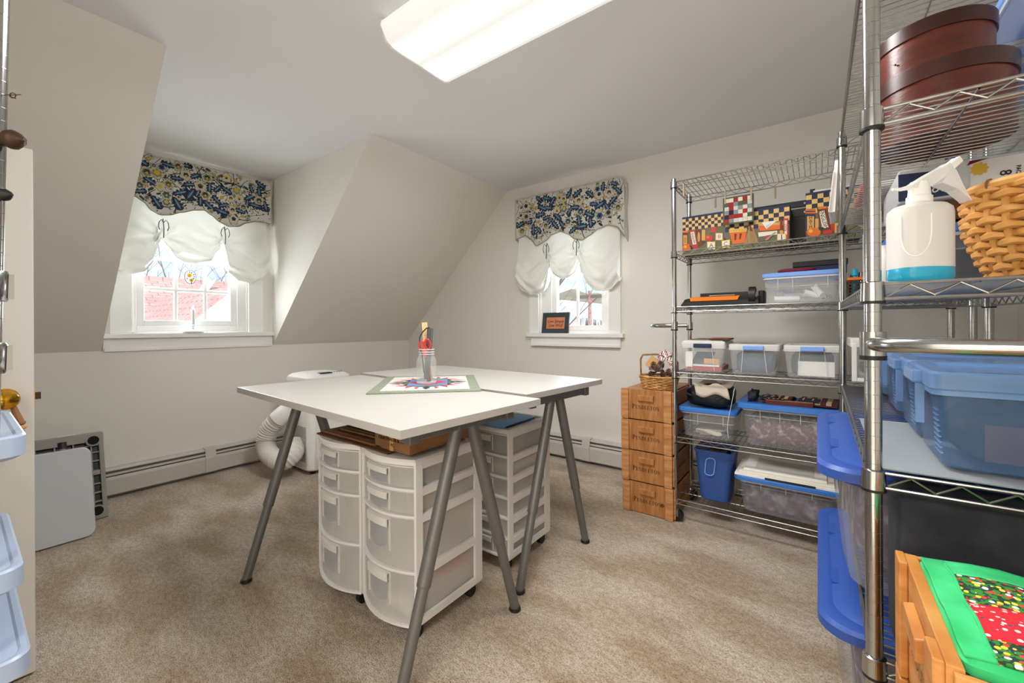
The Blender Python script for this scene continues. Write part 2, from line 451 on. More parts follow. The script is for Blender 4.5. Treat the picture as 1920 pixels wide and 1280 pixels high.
# gable wall
g = G()
x0, x1, z0, z1 = W2
o = (0, TH, 0)
g.extr([(XK, YG, 0), (x0, YG, 0), (x0, YG, CEIL), (XS, YG, CEIL), (XK, YG, ZK)], o)
g.extr([(x1, YG, 0), (XR, YG, 0), (XR, YG, CEIL), (x1, YG, CEIL)], o)
g.extr([(x0, YG, 0), (x1, YG, 0), (x1, YG, z0), (x0, YG, z0)], o)
g.extr([(x0, YG, z1), (x1, YG, z1), (x1, YG, CEIL), (x0, YG, CEIL)], o)
struct(g.build('wall_back', 'wall'))
struct(G().box(XR, XR + .1, YB, YG + TH, 0, CEIL).build('wall_right', 'wall'))
# wall behind the camera, with an invented opening to let the fill light in
g = G(); g.box(XK - .1, -.75, YB - .1, YB, 0, CEIL); g.box(.45, XR + .1, YB - .1, YB, 0, CEIL); g.box(-.75, .45, YB - .1, YB, 2.08, CEIL)
struct(g.build('wall_front', 'wall'))
g = G(); g.box(-1.6, 1.3, -2.6, YB - .1, -.06, 0).box(-1.6, 1.3, -2.6, YB - .1, CEIL, CEIL + .06).box(-1.66, -1.6, -2.6, YB - .1, 0, CEIL).box(1.3, 1.36, -2.6, YB - .1, 0, CEIL).box(-1.66, 1.36, -2.66, -2.6, 0, CEIL)
struct(g.build('wall_fill_enclosure', 'wall'))  # made-up space behind the opening, unseen, housing the fill light

# ------------------------------------------------------------------ windows
def window(nm, W, plane, depth, mapf, gl, cols, rows, cw, rail, label, apron, stoolx, crank=None):
    """mapf(a, d, z): a along the wall, d into the wall (positive outward)."""
    R = thing(nm, label, None); struct(R)
    a0, a1, z0, z1 = W
    def bx(name, A0, A1, D0, D1, Z0, Z1, m='trim', par=None, bevel=.003):
        p = [mapf(a, d, z) for z in (Z0, Z1) for a, d in ((A0, D0), (A1, D0), (A1, D1), (A0, D1))]
        return G().hexa(p).build(name, m, par or R, bevel=bevel)
    bx('casing', a0 - cw, a0, -.018, 0, z0, z1 + cw); bx('casing', a1, a1 + cw, -.018, 0, z0, z1 + cw); bx('casing', a0, a1, -.018, 0, z1, z1 + cw)
    for A0, A1, Z0, Z1 in ((a0, a0 + .012, z0, z1), (a1 - .012, a1, z0, z1), (a0, a1, z0, z0 + .012), (a0, a1, z1 - .012, z1)):
        bx('jamb', A0, A1, 0, TH, Z0, Z1)
    bx('stool', stoolx[0], stoolx[1], -.05, .02, z0 - .032, z0)
    bx('apron', apron[0], apron[1], -.022, 0, apron[2], z0 - .032)
    bx('apron_bead', apron[0] + .005, apron[1] - .005, -.034, 0, apron[2], apron[2] + .022)
    g0, g1, h0, h1 = gl
    s = .045
    fr = bx('sash', g0 - s, g0, depth - .02, depth + .025, h0 - rail, h1 + s)
    bx('sash', g1, g1 + s, depth - .02, depth + .025, h0 - rail, h1 + s); bx('sash', g0, g1, depth - .02, depth + .025, h0 - rail, h0); bx('sash', g0, g1, depth - .02, depth + .025, h1, h1 + s)
    # stops between jamb and sash
    bx('stop', a0 + .012, g0 - s, depth - .035, depth + .03, z0 + .012, z1 - .012); bx('stop', g1 + s, a1 - .012, depth - .035, depth + .03, z0 + .012, z1 - .012)
    bx('stop', g0 - s, g1 + s, depth - .03, depth + .03, z0 + .012, h0 - rail)
    m = .011
    for c in cols: bx('muntin', c - m, c + m, depth - .008, depth + .012, h0, h1)
    for r in rows: bx('muntin', g0, g1, depth - .0085, depth + .0125, r - m, r + m)
    cs = [g0] + list(cols) + [g1]; rs = [h0] + list(rows) + [h1]
    for i in range(len(cs) - 1):
        for j in range(len(rs) - 1):
            bx('pane', cs[i] + m * .8, cs[i + 1] - m * .8, depth, depth + .004, rs[j] + m * .8, rs[j + 1] - m * .8, 'pane', bevel=0)
    return R
k = 1.013
map1 = lambda a, d, z: (XD - d, a, z)
map2 = lambda a, d, z: (a, YG + d, z)
R1 = window('window_1', W1, XD, .05, map1, (.823, 1.367, 1.195, 2.08), (1.010, 1.198), (1.424, 1.65, 1.87), .115, .04, 'white dormer window with small square panes', (.600, 1.672, .978), (.597, 1.675))
G().box(XD, XD + .012, .60, 1.67, 1.045, 1.068).build('stool_step', 'trim', R1)
R2 = window('window_2', W2, YG, .07, map2, (-1.884, -1.453, 1.142, 2.03), (-1.684,), (1.585,), .1, .045, 'white gable wall window with two tall panes', (-2.115, -1.262, .962), (-2.155, -1.232))

# ------------------------------------------------------------------ baseboard heaters
def heater(along0, along1, mapf, splices, label):
    R = thing('baseboard_heater', label, 'heater', mapf((along0 + along1) / 2, 0, 0))
    def prof(name, pts, m, a0=along0, a1=along1):
        return G().loft([[mapf(a0, d, z) for d, z in pts], [mapf(a1, d, z) for d, z in pts]]).build(name, m, R)
    prof('back_panel', [(0, .0), (.008, .0), (.008, .19), (.04, .19), (.046, .182), (.048, .186), (.042, .2), (0, .203)], 'heater')
    prof('interior_shade', [(.009, .03), (.04, .03), (.04, .15), (.009, .15)], 'dark_gap')  # near-black block, colour stands in for the shade inside the heater
    prof('damper', [(.038, .158), (.05, .152), (.052, .158), (.04, .166)], 'heater')
    prof('front_cover', [(.058, .028), (.062, .028), (.064, .128), (.06, .142), (.05, .146), (.048, .143), (.057, .138), (.06, .126)], 'heater')
    for s in splices:
        prof('splice_cover', [(.064, .026), (.068, .026), (.070, .13), (.066, .15), (.052, .205), (.0, .209), (.0, .205), (.05, .2), (.062, .15)], 'heater', s - .035, s + .035)
    return R
heater(YB + .02, YG - .08, lambda a, d, z: (XK + d, a, z), (1.19,), 'grey metal baseboard heater along the low wall under the dormer')
heater(XK + .09, .1, lambda a, d, z: (a, YG - d, z), (-1.55,), 'grey metal baseboard heater along the wall under the gable window')

# wall outlet
o = G().box(XK, XK + .006, .392, .472, .41, .455).box(XK + .006, XK + .009, .405, .43, .42, .445).box(XK + .006, XK + .009, .436, .461, .42, .445).build('outlet_plate', 'trim', bevel=.002)
tag(o, 'white outlet plate on the low wall above the folded grey table', 'outlet')

# ------------------------------------------------------------------ ceiling light
R = thing('ceiling_light', 'long white wraparound fluorescent light on the ceiling', 'light', ((LAMP_X0 + LAMP_X1) / 2, (LAMP_Y0 + LAMP_Y1) / 2, CEIL))
G().box(LAMP_X0 + .02, LAMP_X1 - .02, LAMP_Y0 + .03, LAMP_Y1 - .03, CEIL - .03, CEIL - .001).build('base_pan', 'white_plastic', R)
hw = (LAMP_Y1 - LAMP_Y0) / 2; yc = (LAMP_Y0 + LAMP_Y1) / 2
sec = [(-hw + .03, 2.418), (-hw + .005, 2.405), (-hw, 2.385), (-hw + .03, 2.335), (-hw + .06, 2.322), (hw - .06, 2.322), (hw - .03, 2.335), (hw, 2.385), (hw - .005, 2.405), (hw - .03, 2.418)]
G().loft([[(x, yc + a, z) for a, z in sec] for x in (LAMP_X0 + .008, LAMP_X1 - .008)]).build('lens', 'lens', R)
sec2 = [(-hw + .03, 2.422), (-hw + .002, 2.408), (-hw - .004, 2.385), (-hw + .028, 2.331), (-hw + .06, 2.317), (hw - .06, 2.317), (hw - .028, 2.331), (hw + .004, 2.385), (hw - .002, 2.408), (hw - .03, 2.422)]
for a, b in ((LAMP_X0, LAMP_X0 + .008), (LAMP_X1 - .008, LAMP_X1)):
    G().loft([[(x, yc + q, z) for q, z in sec2] for x in (a, b)]).build('end_cap', 'white_plastic', R)

# ------------------------------------------------------------------ curtains
def interp(pts, s):
    if s <= pts[0][0]: return pts[0][1]
    for (a, b), (c, d) in zip(pts, pts[1:]):
        if s <= c:
            t = (s - a) / max(c - a, 1e-6); t = t * t * (3 - 2 * t) * .6 + t * .4
            return b + (d - b) * t
    return pts[-1][1]

def leaf_poly(cx, cy, ang, ln, wd, lobes=0):
    pts = []; n = 40 if lobes else 12
    for k in range(n):
        t = 2 * PI * k / n; u = (1 - math.cos(t)) / 2
        w_ = math.sin(t) * wd * (1 - .35 * u)
        if lobes: w_ *= .42 + .58 * abs(math.sin(u * PI * lobes))
        x, y = (u - .5) * ln, w_
        pts.append((cx + x * math.cos(ang) - y * math.sin(ang), cy + x * math.sin(ang) + y * math.cos(ang)))
    return pts
def flower_poly(cx, cy, r, n=5, ph=0):
    return [(cx + r * (.72 + .28 * abs(math.cos(n * (a + ph) / 2))) * math.cos(a), cy + r * (.72 + .28 * abs(math.cos(n * (a + ph) / 2))) * math.sin(a)) for a in [2 * PI * k / 30 for k in range(30)]]

def curtain(name_room, plane_axis, plane_val, inward, top, bot, sh_bot, knots, lab, side_ret, seed):
    """outlines are read off the photograph and laid on the vertical plane in which the curtain hangs"""
    ax = 1 - plane_axis                     # 0 -> along x, 1 -> along y
    def S(p):
        q = px(p[0], p[1], plane_axis, plane_val); return (q[ax], q[2])
    T = sorted(S(p) for p in top); Bt = sorted(S(p) for p in bot); Sh = sorted(S(p) for p in sh_bot); Kn = [S(p) for p in knots]
    s0, s1 = max(T[0][0], Bt[0][0]), min(T[-1][0], Bt[-1][0])
    s0, s1 = Bt[0][0], Bt[-1][0]
    def P(s, z, d):
        v = [0, 0, z]; v[ax] = s; v[plane_axis] = plane_val + inward * d; return tuple(v)
    rnd = random.Random(seed)
    ph = [rnd.uniform(0, 6) for _ in range(6)]
    def vd(s, z):
        zt = interp(T, s); q = max(0, 1 - (zt - z) / .08)
        return .03 + .004 * math.sin(s * 23 + ph[0]) + .003 * math.sin(s * 41 + ph[1]) + q * .006 * math.sin(s * 90 + ph[2])
    R = thing('valance', lab[0], 'valance', P((s0 + s1) / 2, Bt[0][1], 0))
    g = G()
    g.grid(lambda u, v: P(s0 + (s1 - s0) * u, interp(T, s0 + (s1 - s0) * u) * (1 - v) + interp(Bt, s0 + (s1 - s0) * u) * v + (.004 * math.sin(u * 150) if v == 0 else 0),
                          vd(s0 + (s1 - s0) * u, interp(T, s0 + (s1 - s0) * u) * (1 - v) + interp(Bt, s0 + (s1 - s0) * u) * v)), 90, 16)
    g.build('fabric_panel', 'valance_cloth', R, smooth=True, solid=.002)
    for e in (s0, s1):
        sg = 1 if e == s1 else -1
        zt, zb = interp(T, e), interp(Bt, e)
        G().grid(lambda u, v: P(e + sg * (.004 + .004 * math.sin(v * 9)), zt * (1 - v) + (zb - .03 * u) * v, vd(e, zt) * (1 - u) - .03 * u), 4, 12).build('side_return', 'valance_cloth', R, smooth=True, solid=.002)
    # piping along the scalloped hem
    G().tube([P(s0 + (s1 - s0) * i / 80, interp(Bt, s0 + (s1 - s0) * i / 80), .033) for i in range(81)], .0032, 6).build('hem_piping', 'p_olive', R, smooth=True)
    # rod
    G().cyl(P(s0 - .01, interp(T, s0) - .03, .012), P(s1 + .01, interp(T, s1) - .03, .012), .008, n=8).build('rod', 'white_plastic', R)
    # printed flowers, leaves and vines
    cols = ['p_dark', 'p_blue', 'p_blue2', 'p_green', 'p_yellow', 'p_brown', 'p_cream', 'p_olive']
    pg = G(); lay = [0]
    def inside(s, z, m=.008):
        return s0 + m < s < s1 - m and interp(Bt, s) + m < z < interp(T, s) - m
    def stamp(poly, mi, off):
        if not all(inside(*q, m=.003) for q in poly): return False
        cx = sum(q[0] for q in poly) / len(poly); cy = sum(q[1] for q in poly) / len(poly)
        pts = [P(cx, cy, vd(cx, cy) + off)] + [P(a, b, vd(a, b) + off) for a, b in poly]
        n = len(poly); pg.mat(mi).add(pts, [(0, 1 + i, 1 + (i + 1) % n) for i in range(n)]); return True
    def vine(pts, wd, mi, off=.0024):
        for (a, b), (c, d) in zip(pts, pts[1:]):
            l = math.hypot(c - a, d - b) or 1; nx, ny = -(d - b) / l * wd, (c - a) / l * wd
            stamp([(a + nx, b + ny), (c + nx, d + ny), (c - nx, d - ny), (a - nx, b - ny)], mi, off)
    width = s1 - s0; zmid = lambda s: (interp(T, s) + interp(Bt, s)) / 2
    for k in range(70):       # wandering vines
        s = s0 + width * rnd.random(); z = zmid(s) + rnd.uniform(-.15, .15); a = rnd.uniform(0, 6.3); cu = rnd.uniform(-9, 9); pts = []
        for i in range(14):
            pts.append((s, z)); s += .013 * math.cos(a); z += .013 * math.sin(a); a += cu * .013
        vine(pts, rnd.choice((.0016, .0022, .003)), rnd.choice((5, 5, 0)))
    def big_leaf(s, z, a, ln):
        w_ = ln * .36
        if stamp(leaf_poly(s, z, a, ln * 1.1, w_ * 1.15, 4), 0, .0030):
            stamp(leaf_poly(s, z, a, ln, w_, 4), 1, .0036); stamp(leaf_poly(s, z + .003, a, ln * .72, w_ * .45, 3), 2, .0042)
            stamp(leaf_poly(s, z, a, ln * .9, .0018), 6, .0048)
    def flower(s, z, r):
        p = rnd.random()
        if stamp(flower_poly(s, z, r * 1.1, 5, p), 5, .0030):
            stamp(flower_poly(s, z, r, 5, p), 6, .0036); stamp(flower_poly(s, z, r * .72, 6, p + .3), rnd.choice((7, 2, 6)), .0042)
            stamp(flower_poly(s, z + r * .1, r * .45, 5, p), rnd.choice((1, 1, 4, 5)), .0048); stamp(flower_poly(s, z - r * .1, r * .22, 4), rnd.choice((4, 0)), .0054)
    spots = []
    def free(s, z, r):
        if any(math.hypot(s - a, z - b) < (r + c) * .66 for a, b, c in spots): return False
        spots.append((s, z, r)); return True
    for k in range(1500):
        s = s0 + width * rnd.random(); z = interp(Bt, s) + (interp(T, s) - interp(Bt, s)) * rnd.random()
        q = rnd.random()
        if k < 260:
            r = rnd.uniform(.03, .045)
            if free(s, z, r):
                (big_leaf(s, z, rnd.uniform(-.9, .9) + rnd.choice((0, PI, PI / 2)), r * 2.3) if q < .58 else flower(s, z, r))
        elif k < 760:
            r = rnd.uniform(.014, .02)
            if free(s, z, r):
                if q < .5:
                    a = rnd.uniform(0, 6.3)
                    if stamp(leaf_poly(s, z, a, r * 2.3, r * .6), 0, .0030): stamp(leaf_poly(s, z, a, r * 1.9, r * .4), rnd.choice((3, 3, 1, 7)), .0036)
                elif q < .8: flower(s, z, r)
                else:
                    if stamp(flower_poly(s, z, r * .8, 5), 5, .003): stamp(flower_poly(s, z, r * .65, 5), 4, .0036)
        else:
            r = rnd.uniform(.005, .009)
            if free(s, z, r): stamp(leaf_poly(s, z, rnd.uniform(0, 6.3), r * 2.6, r * .55), rnd.choice((0, 3, 5, 7, 1)), .003)
    pg.build('floral_print', cols, R, kind='stuff')
    # balloon shade
    b0, b1 = Sh[0][0], Sh[-1][0]
    R = thing('balloon_shade', lab[1], 'curtain', P((b0 + b1) / 2, min(q[1] for q in Sh), 0))
    ztop = max(q[1] for q in Bt) + .06
    def wob(s, z):
        d = 0
        for (ks, kz) in Kn:
            r = math.hypot(s - ks, (z - kz)); a = math.atan2(s - ks, kz - z + 1e-6)
            d += .03 * math.sin(9 * a + ks * 5) * math.exp(-r / .2) * min(1, r / .05)
        return d + .008 * math.sin(s * 36 + ph[3] + 3 * math.sin(z * 9)) + .006 * math.sin(s * 17 + ph[4])
    def Fs(u, v):
        s = b0 + (b1 - b0) * u; zb = interp(Sh, s); kd = min(abs(s - ks) for ks, _ in Kn)
        pin = math.exp(-(kd / .045) ** 2)
        if v <= .8:
            t = v / .8; z = ztop + (zb - ztop) * t
            d = .012 + (.075 * (1 - pin) * math.sin(PI * min(1, t * .98) ** 2.6)) * (0.25 + .75 * t) + wob(s, z) * (.25 + .75 * t) + .015 * math.sin(24 * t * t + 2.5 * math.sin(s * 19)) * t * t
        else:
            t = (v - .8) / .2; z = zb + .05 * (1 - pin) * t * t + .004 * math.sin(t * 6 + s * 40); d = .012 + .03 * (1 - pin) * (1 - t) - .035 * t + wob(s, zb) * (1 - t)
        d = max(d, -.022)
        return P(s, z, d)
    G().grid(Fs, 110, 44).build('gathered_panel', 'shade_cloth', R, smooth=True, ang=3)
    for (ks, kz) in Kn:
        g = G(); dd = .06
        g.tube([P(ks, kz + .13, dd - .015), P(ks + .002, kz + .06, dd), P(ks, kz - .01, dd)], .0032, 6)
        for sg in (-1, 1):
            g.tube([P(ks, kz + .1, dd), P(ks + sg * .014, kz + .12, dd + .004), P(ks + sg * .026, kz + .1, dd + .004), P(ks + sg * .03, kz + .07, dd + .002), P(ks + sg * .022, kz + .045, dd)], .0028, 6)
        g.build('tie_ribbon', 'ribbon', R, smooth=True)

c1 = lambda pts: [(180 + a / 3.047, 260 + b / 3.047) for a, b in pts]
c2 = lambda pts: [(940 + a / 3.368, 300 + b / 3.368) for a, b in pts]
curtain('dormer', 0, XD + .03, 1,
        c1([(215, 70), (275, 75), (330, 105), (450, 125), (600, 160), (750, 195), (860, 225), (990, 250)]),
        c1([(150, 300), (215, 333), (265, 365), (310, 415), (360, 440), (410, 440), (480, 425), (560, 412), (610, 412), (650, 440), (700, 480), (750, 505), (800, 505), (850, 485), (900, 475), (960, 483), (992, 490)]),
        c1([(110, 745), (140, 765), (200, 772), (270, 765), (310, 720), (335, 650), (352, 600), (372, 570), (392, 615), (450, 685), (520, 710), (560, 718), (640, 700), (690, 645), (712, 610), (722, 600), (728, 650), (750, 765), (810, 815), (880, 830), (940, 802), (968, 770)]),
        c1([(372, 565), (722, 600)]),
        ('blue and cream floral scalloped valance in the dormer', 'white balloon shade tied up in swags over the dormer window'), True, 3)
curtain('gable', 1, YG - .03, -1,
        c2([(112, 255), (250, 225), (400, 190), (550, 155), (700, 122), (750, 112), (785, 140)]),
        c2([(103, 505), (160, 480), (200, 505), (232, 545), (290, 515), (330, 475), (385, 455), (430, 470), (480, 505), (520, 510), (570, 480), (620, 440), (680, 415), (740, 425), (770, 460), (788, 490)]),
        c2([(118, 790), (150, 830), (195, 850), (235, 855), (280, 830), (300, 760), (306, 660), (318, 680), (345, 725), (390, 750), (440, 745), (475, 710), (492, 640), (500, 650), (520, 700), (560, 790), (610, 825), (660, 830), (700, 812), (755, 770)]),
        c2([(306, 622), (494, 602)]),
        ('blue and cream floral scalloped valance on the gable wall', 'white balloon shade tied up in swags over the gable window'), False, 11)

# ------------------------------------------------------------------ on the sills
R = thing('window_candle', 'white electric window candle on the dormer sill', 'candle', (XD + .035, 1.095, 1.101))
cx, cy = XD + .035, 1.095
G().lathe([(.0, 0), (.05, 0), (.055, .006), (.05, .014), (.02, .018), (.0, .018)], 20, (cx, cy, 1.101), sx=.55, sy=1.3, caps=False).build('dish', 'white_plastic', R, smooth=True)
G().lathe([(.012, 0), (.006, .012), (.01, .02), (.006, .03), (.016, .04), (.012, .046)], 14, (cx, cy, 1.117)).build('stem', 'white_plastic', R, smooth=True)
G().cyl((cx, cy, 1.163), (cx, cy, 1.275), .0105, n=14).build('candle', 'white_plastic', R, smooth=True)
G().lathe([(.006, 0), (.009, .012), (.006, .028), (.001, .042)], 10, (cx, cy, 1.275)).build('bulb', 'clear_rim', R, smooth=True)
G().tube([(cx, cy + .058 + .016 * (1 - math.cos(a)), 1.112 + .014 * math.sin(a)) for a in [i * 2 * PI / 14 for i in range(14)]], .003, 6, closed=True).build('finger_ring', 'white_plastic', R, smooth=True)

R = thing('sun_catcher', 'oval stained glass sun catcher with sunflowers hanging in the dormer window', 'sun catcher', (XD - .025, 1.09, 1.47))
X = XD - .025; cy, cz = 1.095, 1.53
ov = lambda r1, r2, n=28: [(cy + r1 * math.cos(2 * PI * k / n), cz + r2 * math.sin(2 * PI * k / n)) for k in range(n)]
G().extr([(X, a, b) for a, b in ov(.034, .05)], (.003, 0, 0)).build('glass', 'clear_rim', R)
G().tube([(X + .0015, a, b) for a, b in ov(.036, .052)], .0022, 6, closed=True).build('lead_rim', 'black', R, smooth=True)
for fy, fz, r in ((cy - .006, cz + .013, .018), (cy + .006, cz - .024, .015)):
    G().extr([(X + .003, a, b) for a, b in flower_poly(fy, fz, r, 9)], (.002, 0, 0)).build('sunflower', 'p_yellow', R)
    G().extr([(X + .005, a, b) for a, b in flower_poly(fy, fz, r * .45, 8)], (.0012, 0, 0)).build('flower_centre', 'amber', R)
for ly, lz, a in ((cy + .022, cz + .02, .6), (cy + .024, cz + .004, 0), (cy + .02, cz - .01, -.5), (cy - .02, cz - .014, .8), (cy - .005, cz + .038, 1.5), (cy + .008, cz + .034, 1.2), (cy + .006, cz - .044, 1.5)):
    G().extr([(X + .003, p, q) for p, q in leaf_poly(ly, lz, a, .014, .004)], (.002, 0, 0)).build('leaf', 'leaf_dark', R)
G().tube([(X + .0015, cy, cz + .052), (X + .004, cy, cz + .09), (X, cy, cz + .35)], .0008, 4).build('string', 'black', R)

def text_mesh(name, body, size, mat, parent, M, depth=.0006, align='CENTER', shear=0):
    cu = bpy.data.curves.new(name, 'FONT'); cu.body = body; cu.size = size; cu.extrude = depth; cu.align_x = align; cu.align_y = 'CENTER'; cu.shear = shear; cu.resolution_u = 3
    o = bpy.data.objects.new(name, cu); COL.objects.link(o)
    me = bpy.data.meshes.new_from_object(o); bpy.data.objects.remove(o); me.name = name
    r = parent
    while r is not None and r.parent: r = r.parent
    me.transform((Matrix.Translation(-r.location) if r is not None else Matrix()) @ M)
    me.materials.clear(); me.materials.append(MAT(mat))
    ob = bpy.data.objects.new(name, me); COL.objects.link(ob); ob.parent = parent
    return ob
def frameM(origin, right, up):
    r, u = Vector(right).normalized(), Vector(up).normalized(); n = r.cross(u)
    return Matrix(((r.x, u.x, n.x, origin[0]), (r.y, u.y, n.y, origin[1]), (r.z, u.z, n.z, origin[2]), (0, 0, 0, 1)))

# small framed motto on the gable window stool
R = thing('framed_motto', 'small dark framed motto on orange card on the gable window stool', 'picture frame', (-1.855, YG - .03, 1.0755))
fx, fy, fz = -1.855, YG - .03, 1.0755
tilt = Vector((0, .16, 1)).normalized()
def fp(a, h, d=0): return (fx + a, fy + .16 * h - d, fz + h)
W_, H_, bw = .134, .182, .04
for A0, A1, H0, H1 in ((-W_, W_, 0, bw), (-W_, W_, H_ - bw, H_), (-W_, -W_ + bw, bw, H_ - bw), (W_ - bw, W_, bw, H_ - bw)):
    G().hexa([fp(a, h, d) for d in (.012, -.006) for a, h in ((A0, H0), (A1, H0), (A1, H1), (A0, H1))]).build('frame_side', 'picture_frame', R, bevel=.002)
G().hexa([fp(a, h, d) for d in (.004, 0) for a, h in ((-W_ + bw, bw), (W_ - bw, bw), (W_ - bw, H_ - bw), (-W_ + bw, H_ - bw))]).build('card', 'peach', R)
for s, h, sz in (('Live Simply', .104, .036), ('~', .087, .03), ('Live Well', .068, .036)):
    text_mesh('lettering', s, sz, 'black_ink', R, frameM(fp(0, h, .0052), (1, 0, 0), tilt), shear=.2)

# ------------------------------------------------------------------ door
R = thing('door_1', 'painted door standing open beside the wire cart', None, (-2.075, .16, 0)); struct(R)
G().box(-2.112, -2.075, YB + .02, .16, .008, 1.722).build('door_slab', 'door_paint', R, bevel=.002)
G().box(-2.1115, -2.0755, .16, .1605, .01, 1.72).build('door_edge', 'trim', R)
G().box(-2.105, -2.082, .1605, .1625, .87, .955).build('latch_plate', 'brass', R)
G().box(-2.1, -2.087, .1625, .176, .9, .922).build('latch_bolt', 'bronze', R)
kx, ky, kz = -2.075, .098, .912
g = G(); prof = [(.032, 0), (.032, .006), (.014, .01), (.012, .03), (.024, .036), (.031, .05), (.027, .064), (.012, .07), (0.001, .071)]
g.loft([[(kx + z, ky + r * math.cos(2 * PI * k / 20), kz + r * math.sin(2 * PI * k / 20)) for k in range(20)] for r, z in prof])
g.build('knob', 'brass', R, smooth=True)
R = thing('braided_charm', 'tan braided cord charm hanging from the brass door knob', 'charm', (kx + .03, ky, .80))
G().tube([(kx + .03 + .02 * math.cos(a), ky + .012, kz + .016 * math.sin(a)) for a in [i * 2 * PI / 12 for i in range(12)]], .004, 6, closed=True).build('loop', 'tan', R, smooth=True)
G().tube([(kx + .045, ky + .012, kz - .01), (kx + .05, ky + .02, kz - .04), (kx + .048, ky + .026, kz - .07)], [.007, .008, .012], 8).build('strap', 'card', R, smooth=True)
for i in range(7):
    G().ico((kx + .05, ky + .03 + .004 * (i % 2), kz - .075 - .014 * i), .012 - .001 * i, sz=.7).build('braid_knot', 'tan' if i % 2 else 'card', R, smooth=True)

# ------------------------------------------------------------------ outdoors
struct_ground = G().box(-80, 60, -60, 120, -4.3, -4.2).build('ground', 'snow'); struct(struct_ground)
R = thing('neighbour_house', 'house with pinkish brown shingle roof and white gable seen through the dormer window', 'house', (-13, 4, -4.2))
A, Bq = px(120, 506, 0, -15), px(700, 552.5, 0, -15)     # ridge
rz_ = (A[2] + Bq[2]) / 2
ridge_y0, ridge_y1 = -3.0, 14.0
eave_x, eave_z = -9.2, rz_ - 3.1
G().extr([(-15, ridge_y0, rz_), (eave_x, ridge_y0, eave_z), (eave_x, ridge_y1, eave_z), (-15, ridge_y1, rz_)], (-.08, 0, -.12)).build('roof_slope', 'shingle', R)
G().extr([(-15, ridge_y0, rz_), (-20.8, ridge_y0, eave_z), (-20.8, ridge_y1, eave_z), (-15, ridge_y1, rz_)], (.08, 0, -.12)).build('roof_slope', 'shingle', R)
G().box(-15.1, -14.9, ridge_y0, ridge_y1, rz_ - .05, rz_ + .04).build('ridge_cap', 'shingle', R)
G().extr([(-20.4, ridge_y0 + .4, -4.2), (-9.6, ridge_y0 + .4, -4.2), (-9.6, ridge_y0 + .4, eave_z), (-15, ridge_y0 + .4, rz_ - .15), (-20.4, ridge_y0 + .4, eave_z)], (0, ridge_y1 - ridge_y0 - .8, 0)).build('walls', 'siding', R)
# cross gable facing the dormer
gx = -8.6
P1 = px(431, 553, 0, gx); P2 = px(370, 600, 0, gx)
sl = (P1[2] - P2[2]) / (P1[1] - P2[1]); ay = P1[1] + .22; az = P1[2] + .22 * sl
ly_, lz_ = P2[1] - 1.2, P2[2] - 1.2 * sl
bx_ = -15
G().extr([(gx, ay, az), (gx, ly_, lz_), (bx_, ly_, lz_), (bx_, ay, az)], (0, .02, -.1)).build('gable_roof_slope', 'shingle', R)
G().extr([(gx, ay, az), (gx, 2 * ay - ly_, lz_), (bx_, 2 * ay - ly_, lz_), (bx_, ay, az)], (0, -.02, -.1)).build('gable_roof_slope', 'shingle', R)
for sg in (-1, 1):
    e = ay - sg * (ay - ly_)
    G().extr([(gx + .04, ay, az + .03), (gx + .04, e, lz_ + .03), (gx + .04, e, lz_ - .2), (gx + .04, ay, az - .2)], (-.08, 0, 0)).build('rake_board', 'trim', R)
nb = 16
for i in range(nb):
    z0_ = -1.2 + (az - .2 + 1.2) * i / nb; z1_ = z0_ + (az + 1.0) / nb + .01
    hwid = max(.05, (az - .15 - z0_) / sl); hw2 = max(.02, (az - .15 - z1_) / sl)
    hwid = min(hwid, ay - ly_ - .15); hw2 = min(hw2, ay - ly_ - .15)
    G().hexa([(gx - .03, ay - hwid, z0_), (gx + .0, ay - hwid, z0_), (gx + .0, ay + hwid, z0_), (gx - .03, ay + hwid, z0_), (gx - .05, ay - hw2, z1_), (gx - .02, ay - hw2, z1_), (gx - .02, ay + hw2, z1_), (gx - .05, ay + hw2, z1_)]).build('clapboard', 'siding', R)
V1 = px(395, 533, 0, -14.6); V2 = px(340, 600, 0, -12.4)
G().extr([tuple(V1 + np.array([.1, .1, .12])), tuple(V1 + np.array([.1, -.12, .12])), tuple(V2 + np.array([.1, -.12, .12])), tuple(V2 + np.array([.1, .12, .12]))], (-.05, 0, -.05)).build('valley_flashing', 'trim', R)

def tree(base, h, seed, label, lean=(0, 0), spread=.5, levels=4, group=None, thick=.016):
    rnd = random.Random(seed); R = thing('bare_tree', label, 'tree', base, group=group); g = G()
    def br(p, d, ln, r, lv):
        q = [p]; dd = d.copy()
        for i in range(3):
            dd = (dd + Vector((rnd.uniform(-.16, .16), rnd.uniform(-.16, .16), rnd.uniform(-.05, .1)))).normalized(); q.append(q[-1] + dd * ln / 3)
        g.tube(q, [r, r * .85, r * .7, r * .55], 5)
        if lv:
            for k in range(3 if lv > 1 else 4):
                t = rnd.choice((1, 2, 3)); a = rnd.uniform(0, 6.3)
                nd = (dd + Vector((math.cos(a), math.sin(a), rnd.uniform(-.1, .5))) * spread * 1.4).normalized()
                br(q[t], nd, ln * rnd.uniform(.55, .8), r * .5, lv - 1)
    br(Vector(base), Vector((lean[0], lean[1], 1)).normalized(), h * .5, h * thick, levels)
    g.build('branches', 'bark', R)
p = px(376, 545, 0, -22.5); tree((p[0], p[1], -4.2), 9.8, 5, 'bare tree rising behind the shingled roof', levels=4)
p = px(352, 545, 0, -25); tree((p[0], p[1], -4.2), 10.5, 9, 'slender bare tree standing behind the shingled roof ridge', levels=4)
p = px(1025, 600, 1, 12); tree((p[0] - .3, p[1], -4.2), 11.5, 21, 'bare leaning tree reaching across the gable window view', lean=(.12, 0), levels=4, thick=.008)

